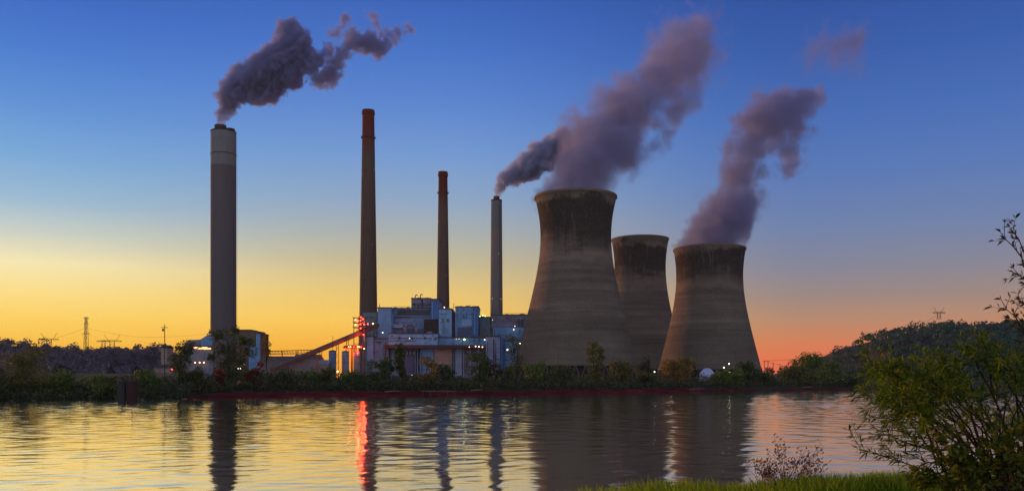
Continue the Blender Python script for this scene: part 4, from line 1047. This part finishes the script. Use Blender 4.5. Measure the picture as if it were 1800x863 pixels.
plume('smoke_plume', 'dark billowing smoke plume drifting right from the wide pale chimney', 'smoke',
  [(386,220,7,1.6),(388,210,9,1.6),(392,198,13,1.5),(398,184,17,1.5),(405,168,20,1.4),(420,160,24,1.4),(418,132,18,1.3),(440,146,30,1.5),(448,168,19,1.2),(462,126,30,1.5),(472,150,28,1.4),(480,172,13,1),
   (490,108,32,1.5),(508,130,26,1.3),(512,84,30,1.5),(510,55,19,1.3),(494,62,15,1.1),(532,70,19,1.2),(535,104,22,1.3),(545,122,16,1),(562,104,15,.9),(560,142,16,.8),(578,132,20,.8),(590,112,18,.6),
   (604,94,16,.6),(614,78,14,.8),(630,72,17,1),(648,76,19,1.2),(664,84,17,1.1),(676,78,12,.9),(620,52,12,.6),(606,36,12,.6),(652,30,12,.5),(660,46,12,.5),(676,60,12,.5),(690,64,12,.5),(704,57,13,.5),(720,52,13,.42),(588,60,14,.4),(596,48,12,.4),(575,90,14,.5),(610,64,13,.6)],
  lambda x, y: 950-(x-386)*.12, .24, (.42,.46,.76), .07, .2, .38, 2.4, 6, .36, rs=1.18)
plume('smoke_plume', 'small violet smoke plume leaving the slim concrete chimney', 'smoke',
  [(873,345,5,1.6),(875,337,8,1.6),(881,327,11,1.5),(890,317,14,1.5),(902,308,17,1.5),(917,299,20,1.5),(934,287,23,1.5),(952,274,25,1.5),(970,262,25,1.4),(986,248,20,1.4),(938,302,13,1),(960,292,14,1),(992,262,15,1.2),(990,236,12,1)],
  lambda x, y: 857-(x-873)*.35, .3, (.62,.70,.97), .1, .17, .38, 1.6, 6, .34, rs=1.22)
plume('steam_plume', 'great soft steam plume rising to the right from the nearest cooling tower', 'steam',
  [(1012,344,34,1.4),(980,340,24,1.3),(1042,340,24,1.3),(966,340,16,1),(1060,338,18,1),(996,328,40,1.2),(1030,328,44,1.2),(1024,306,50,1.2),(1034,285,50,1.2),(1042,265,54,1.2),(1058,236,54,1.2),(1078,212,48,1.2),(1100,196,42,1.1),(1095,270,30,.8),(1122,172,40,1.1),(1150,150,40,1),(1178,122,42,.95),
   (1200,92,46,.8),(1226,74,46,.7),(1236,48,34,.5),(1185,64,34,.45),(1216,126,38,.8),(1204,168,32,.85),(1184,204,26,.8),(1162,238,20,.7),(1138,264,22,.7),(1112,290,22,.7),(1130,296,18,.4)],
  lambda x, y: 722+(352-y)*.33, .066, (.45,.47,.72), .029, .22, .62, 5., 7, .5, rs=1.46)
plume('steam_plume', 'ragged steam plume leaning right from the right hand cooling tower', 'steam',
  [(1246,430,28,1.4),(1220,428,18,1.3),(1270,428,22,1.3),(1288,425,16,1.1),(1240,416,34,1.2),(1262,412,40,1.2),(1282,400,36,1.1),(1270,392,42,1.2),(1286,372,42,1.1),(1300,348,36,1),(1292,320,30,1),(1322,342,22,.7),(1308,292,30,1),(1314,260,32,1.1),(1324,230,34,1.1),(1350,210,36,1.2),(1376,200,32,1.1),(1402,190,26,1.1),
   (1424,178,17,1),(1442,164,12,.9),(1398,232,26,.9),(1392,266,24,.9),(1384,296,18,.8),(1356,246,22,.7),(1340,308,20,.8),(1325,320,16,.6)],
  lambda x, y: 815+(440-y)*.2, .078, (.40,.43,.69), .036, .22, .55, 4., 7, .56, rs=1.45)
plume('steam_wisp', 'faint detached wisp of steam high above the right hand plume', 'steam',
  [(1432,92,20,.5),(1452,74,22,.6),(1470,90,24,.6),(1498,80,24,.7),(1490,112,18,.5),(1508,126,14,.5),(1520,72,14,.4)],
  lambda x, y: 890., .05, (.40,.42,.64), .03, .22, .8, 4., 6, .38, rs=2.)

# ---- evening haze: one even body of air round everything
hz = M('evening_haze'); hv = hz.n('ShaderNodeVolumePrincipled'); hv.inputs['Color'].default_value = (.82, .86, .95, 1)
hv.inputs['Density'].default_value = .00003; hv.inputs['Anisotropy'].default_value = .1
hz.nt.links.new(hv.outputs[0], hz.m.node_tree.nodes[0].inputs['Volume'] if False else hz.out.inputs['Volume'])
tag(MB().box((-2600, -75, -5.2), (3600, 3000, 460)).build('haze', hz.m), kind='stuff')

# ================================================================== FOREGROUND
GR = mat_leaf('grass_blades', [(.1,(.11,.18,.006)),(.45,(.22,.33,.010)),(.8,(.34,.42,.02)),(1,(.36,.30,.06))], .35)
def grass():
    n = 34000; x = RNG.uniform(-1.2, 11, n); e = near_edge(x); y = e+.35-RNG.random(n)**1.6*4.2
    z = near_z(x, y); h = RNG.uniform(.10, .34, n)*(1+.5*fbm(x, y, 61, 4, 1.6)); h = np.clip(h, .05, .34)
    h = np.where(RNG.random(n) < .015, np.minimum(h*1.5, .42), h)
    a = RNG.uniform(0, 2*math.pi, n); wv = np.stack([np.cos(a), np.sin(a), 0*a], 1)*RNG.uniform(.005, .011, n)[:, None]
    ln = np.stack([RNG.normal(0, .35, n), RNG.normal(0, .35, n), np.ones(n)], 1)*h[:, None]
    b = np.stack([x, y, z-.02], 1)
    q = np.stack([b-wv, b+wv, b+ln*.6+wv*.7, b+ln+np.stack([RNG.normal(0, .02, n)]*2+[0*x], 1)], 1)
    tag(quads_mesh('grass', q, GR), 'green grass along the top of the near river bank', 'grass', kind='stuff')
grass()

WL = mat_leaf('willow_leaves', [(.05,(.03,.075,.006)),(.35,(.085,.15,.010)),(.6,(.15,.21,.012)),(.82,(.22,.21,.016)),(1,(.30,.15,.03))], .4)
STEM = mat_rough('willow_bark', (.05,.032,.022), .4, 8.)
def lance_leaves(base, dirs, length, width):
    n = len(base); L_ = length[:, None]; d = dirs/np.linalg.norm(dirs, axis=1, keepdims=True)
    sdv = np.cross(d, rand_dirs(n)); sdv /= np.linalg.norm(sdv, axis=1, keepdims=True)+1e-9
    droop = np.zeros((n, 3)); droop[:, 2] = -.18
    mid_ = base+d*L_*.45
    return np.stack([base, mid_-sdv*width[:, None]*.5, base+(d+droop)*L_, mid_+sdv*width[:, None]*.5], 1)
def shrub_fg(name, label, stems, leafmat, per_m, leaf_len, sub_n, cat='shrub', leaf_w=.16, seed=3, leaf_from=.25, subr=(.16, .42)):
    """stems: list of point lists; each throws side twigs carrying lance shaped leaves"""
    rg = np.random.default_rng(seed); base = stems[0][0]
    t = thing(name, base, label, cat); wood = MB(); B = []; Dv = []
    def leaves_on(a, b, k):
        d = (b-a).normalized()
        for i in range(k):
            f = rg.random()**(.7); p = a.lerp(b, f); o = Vector(rand_dirs(1)[0]); o = (o-d*o.dot(d)).normalized()
            B.append(p); Dv.append(d*rg.uniform(.2, 1.)+o*rg.uniform(.4, 1.))
        for i in range(4): B.append(b); Dv.append(d+Vector(rand_dirs(1)[0])*.8)
    for pts in stems:
        k = len(pts); r0 = .006+.0035*sum((pts[i+1]-pts[i]).length for i in range(k-1))
        wood.tube(pts, r0, .003, 5)
        for i in range(k-1):
            a, b = pts[i], pts[i+1]; ln = (b-a).length; d = (b-a).normalized(); f0 = i/(k-1)
            if f0 < leaf_from: continue
            for q in range(max(1, int(ln*sub_n*(.6+f0)))):
                p = a.lerp(b, rg.random()); o = Vector(rand_dirs(1)[0]); o = (o-d*o.dot(d)).normalized()
                e = p+(d*.7+o*rg.uniform(.5, 1)+Vector((0, 0, .15))).normalized()*rg.uniform(*subr)
                wood.bar(p, e, .0035, .0018, 4); leaves_on(p, e, max(2, int((e-p).length*per_m)))
            if f0 > .5: leaves_on(a, b, int(ln*per_m*.5))
    wood.build('stems', STEM, t)
    B = np.array([tuple(x) for x in B]); Dv = np.array([tuple(x) for x in Dv])
    ln = rg.uniform(.6, 1.25, len(B))*leaf_len
    q = lance_leaves(B, Dv, ln, ln*leaf_w*rg.uniform(.8, 1.3, len(B)))-np.array(tuple(base))
    quads_mesh('leaves', q, leafmat, t); return t
def stem(pts_px, D0, D1, jitter=.06, rg=np.random.default_rng(5)):
    """stem drawn through picture points, going from distance D0 to D1"""
    n = len(pts_px); out = []
    for i, (x, y) in enumerate(pts_px):
        D = D0+(D1-D0)*i/(n-1); out.append(P(x, y, D)+Vector((0, rg.normal(0, jitter) if i else 0, 0)))
    fine = [out[0]]
    for i in range(n-1):
        for k in (1, 2, 3): fine.append(out[i].lerp(out[i+1], k/3)+Vector(rg.normal(0, .012, 3)))
    return fine
rgS = np.random.default_rng(77)
st = []
# boughs of the big shrub: fan of stems from the base beyond the lower right corner
for tipx, tipy in ((1528,640),(1536,656),(1524,678),(1530,700),(1540,690),(1552,640),(1516,790),(1548,760),(1565,662),(1580,690),(1590,640),(1605,662),(1612,630),(1630,646),(1645,628),(1660,645),(1678,640),(1695,615),(1712,606),(1730,608),(1748,632),(1768,618),(1788,628),(1810,616),(1840,626),
                   (1575,712),(1600,720),(1622,690),(1645,700),(1660,672),(1680,690),(1700,662),(1722,690),(1740,660),(1765,684),(1790,662),(1815,690),(1640,740),(1680,735),(1715,725),(1755,735),(1795,725),(1830,735),(1775,770),(1815,775),(1600,800),(1570,735)):
    bx = 1792+rgS.normal(0, 42); by = 905
    mx_ = bx+(tipx-bx)*.45+rgS.normal(0, 10); my = by+(tipy-by)*.62
    st.append(stem([(bx, by), (mx_, my), (bx+(tipx-bx)*.75, by+(tipy-by)*.86), (tipx, tipy)], 9.6+rgS.normal(0, .35), 9.4+rgS.normal(0, .7)))
shrub_fg('willow_shrub', 'big green willow shrub filling the lower right corner of the near bank', st, WL, 60, .105, 12.5, seed=8, leaf_from=.5, subr=(.10, .30))
# tall sapling whose shoots enter at the right edge
st2 = [stem([(1850, 900), (1840, 700), (1822, 520), (1800, 440), (1775, 398)], 8.6, 8.4, .02), stem([(1850, 900), (1842, 640), (1830, 500), (1795, 447), (1754, 412)], 8.6, 8.5, .02),
       stem([(1852, 900), (1850, 700), (1836, 560), (1812, 500), (1782, 478)], 8.6, 8.7, .02), stem([(1846, 900), (1840, 720), (1815, 610), (1790, 575), (1760, 525)], 8.7, 8.6, .02),
       stem([(1850, 900), (1848, 700), (1830, 580), (1806, 545), (1786, 516)], 8.6, 8.5, .02), stem([(1850, 900), (1846, 720), (1820, 620), (1802, 580), (1790, 540)], 8.6, 8.4, .02)]
SAP = mat_leaf('sapling_leaves', [(.1,(.03,.04,.02)),(.5,(.07,.065,.035)),(1,(.14,.07,.06))], .3)
shrub_fg('sapling', 'tall thin sapling whose sparse twigs enter the sky at the right edge', st2, SAP, 17, .075, 3.0, 'sapling', .24, 9, subr=(.07, .2))
# a dull bramble at the shrub's foot
st3 = []
for i in range(28):
    bx = rgS.uniform(1690, 1850); tx = bx+rgS.normal(-25, 45); ty = rgS.uniform(765, 850)
    st3.append(stem([(bx, 905), ((bx+tx)/2+rgS.normal(0, 8), (905+ty)/2-8), (tx, ty)], 9.0+rgS.normal(0, .3), 8.8+rgS.normal(0, .3)))
BR = mat_leaf('bramble_leaves', [(.05,(.03,.07,.01)),(.4,(.09,.13,.015)),(.65,(.19,.18,.02)),(.85,(.14,.07,.03)),(1,(.12,.04,.03))], .35)
shrub_fg('bramble', 'low bramble with brown and yellow leaves at the foot of the willow shrub', st3, BR, 44, .09, 10., 'bramble', .5, 10, subr=(.08, .25))
# reddish weeds with seed heads
SEED = mat_rough('seed_heads', (.17,.05,.03), .5, 20.)
def weed(label, px, n, spread, ytop, seed, D=12.6):
    rg = np.random.default_rng(seed); b = Vector((PX(px, D), D, float(near_z(np.array(PX(px, D)), np.array(D)))-.03)); t = thing('dock_weed', b, label, 'weed')
    s = MB(); sd_ = s
    for i in range(n):
        tip = P(px+rg.normal(0, spread), rg.uniform(ytop, 835), D+rg.normal(0, .15)); midp = b.lerp(tip, .55)+Vector((rg.normal(0, .03), 0, .05))
        s.tube([b, midp, tip], .0045, .002, 4)
        for k in range(int(rg.integers(4, 9))):
            f = rg.uniform(.45, 1); p = (b.lerp(midp, f*2-.0) if f < .5 else midp.lerp(tip, (f-.5)*2)); e = p+Vector((rg.normal(0, .07), rg.normal(0, .04), abs(rg.normal(.05, .03))))
            s.bar(p, e, .0022, .0016, 3); sd_.ball(e, rg.uniform(.007, .013), 5, 1.3)
            if rg.random() < .4: sd_.ball(e+Vector((.02, 0, .012)), .009, 5)
    s.build('stems', SEED, t); return t
weed('tallest reddish seed head weed on the near bank grass', 1382, 26, 32, 768, 3)
weed('shorter reddish weed left of the tallest seed head weed', 1344, 15, 20, 800, 4, 12.4)
weed('low reddish weed right of the tallest seed head weed', 1424, 14, 22, 806, 5, 12.8)

# repeats of a kind carry one group phrase
GROUPS = {'cooling_tower': 'cooling towers of the power plant', 'chimney': 'chimneys of the power plant', 'coal_heap': 'coal heaps at the left', 'mooring_cell': 'mooring cells in the river',
          'lamp_post': 'lamps along the far bank', 'transmission_tower': 'pylons on the skyline', 'shrub': 'shrubs along the river banks', 'tree': 'trees along the far bank', 'silo': 'silos by the conveyor',
          'utility_pole': 'poles along the far bank', 'driftwood': 'driftwood on the red shore', 'shed': 'sheds by the conveyor', 'dock_weed': 'weeds on the near bank',
          'steam_plume': 'steam plumes of the cooling towers', 'smoke_plume': 'smoke plumes of the chimneys', 'hut': 'huts by the utility pole', 'power_line': 'power lines'}
for o in SC.objects:
    k = o.name.split('.')[0]
    if o.parent is None and o.get('label') and k in GROUPS: o['group'] = GROUPS[k]
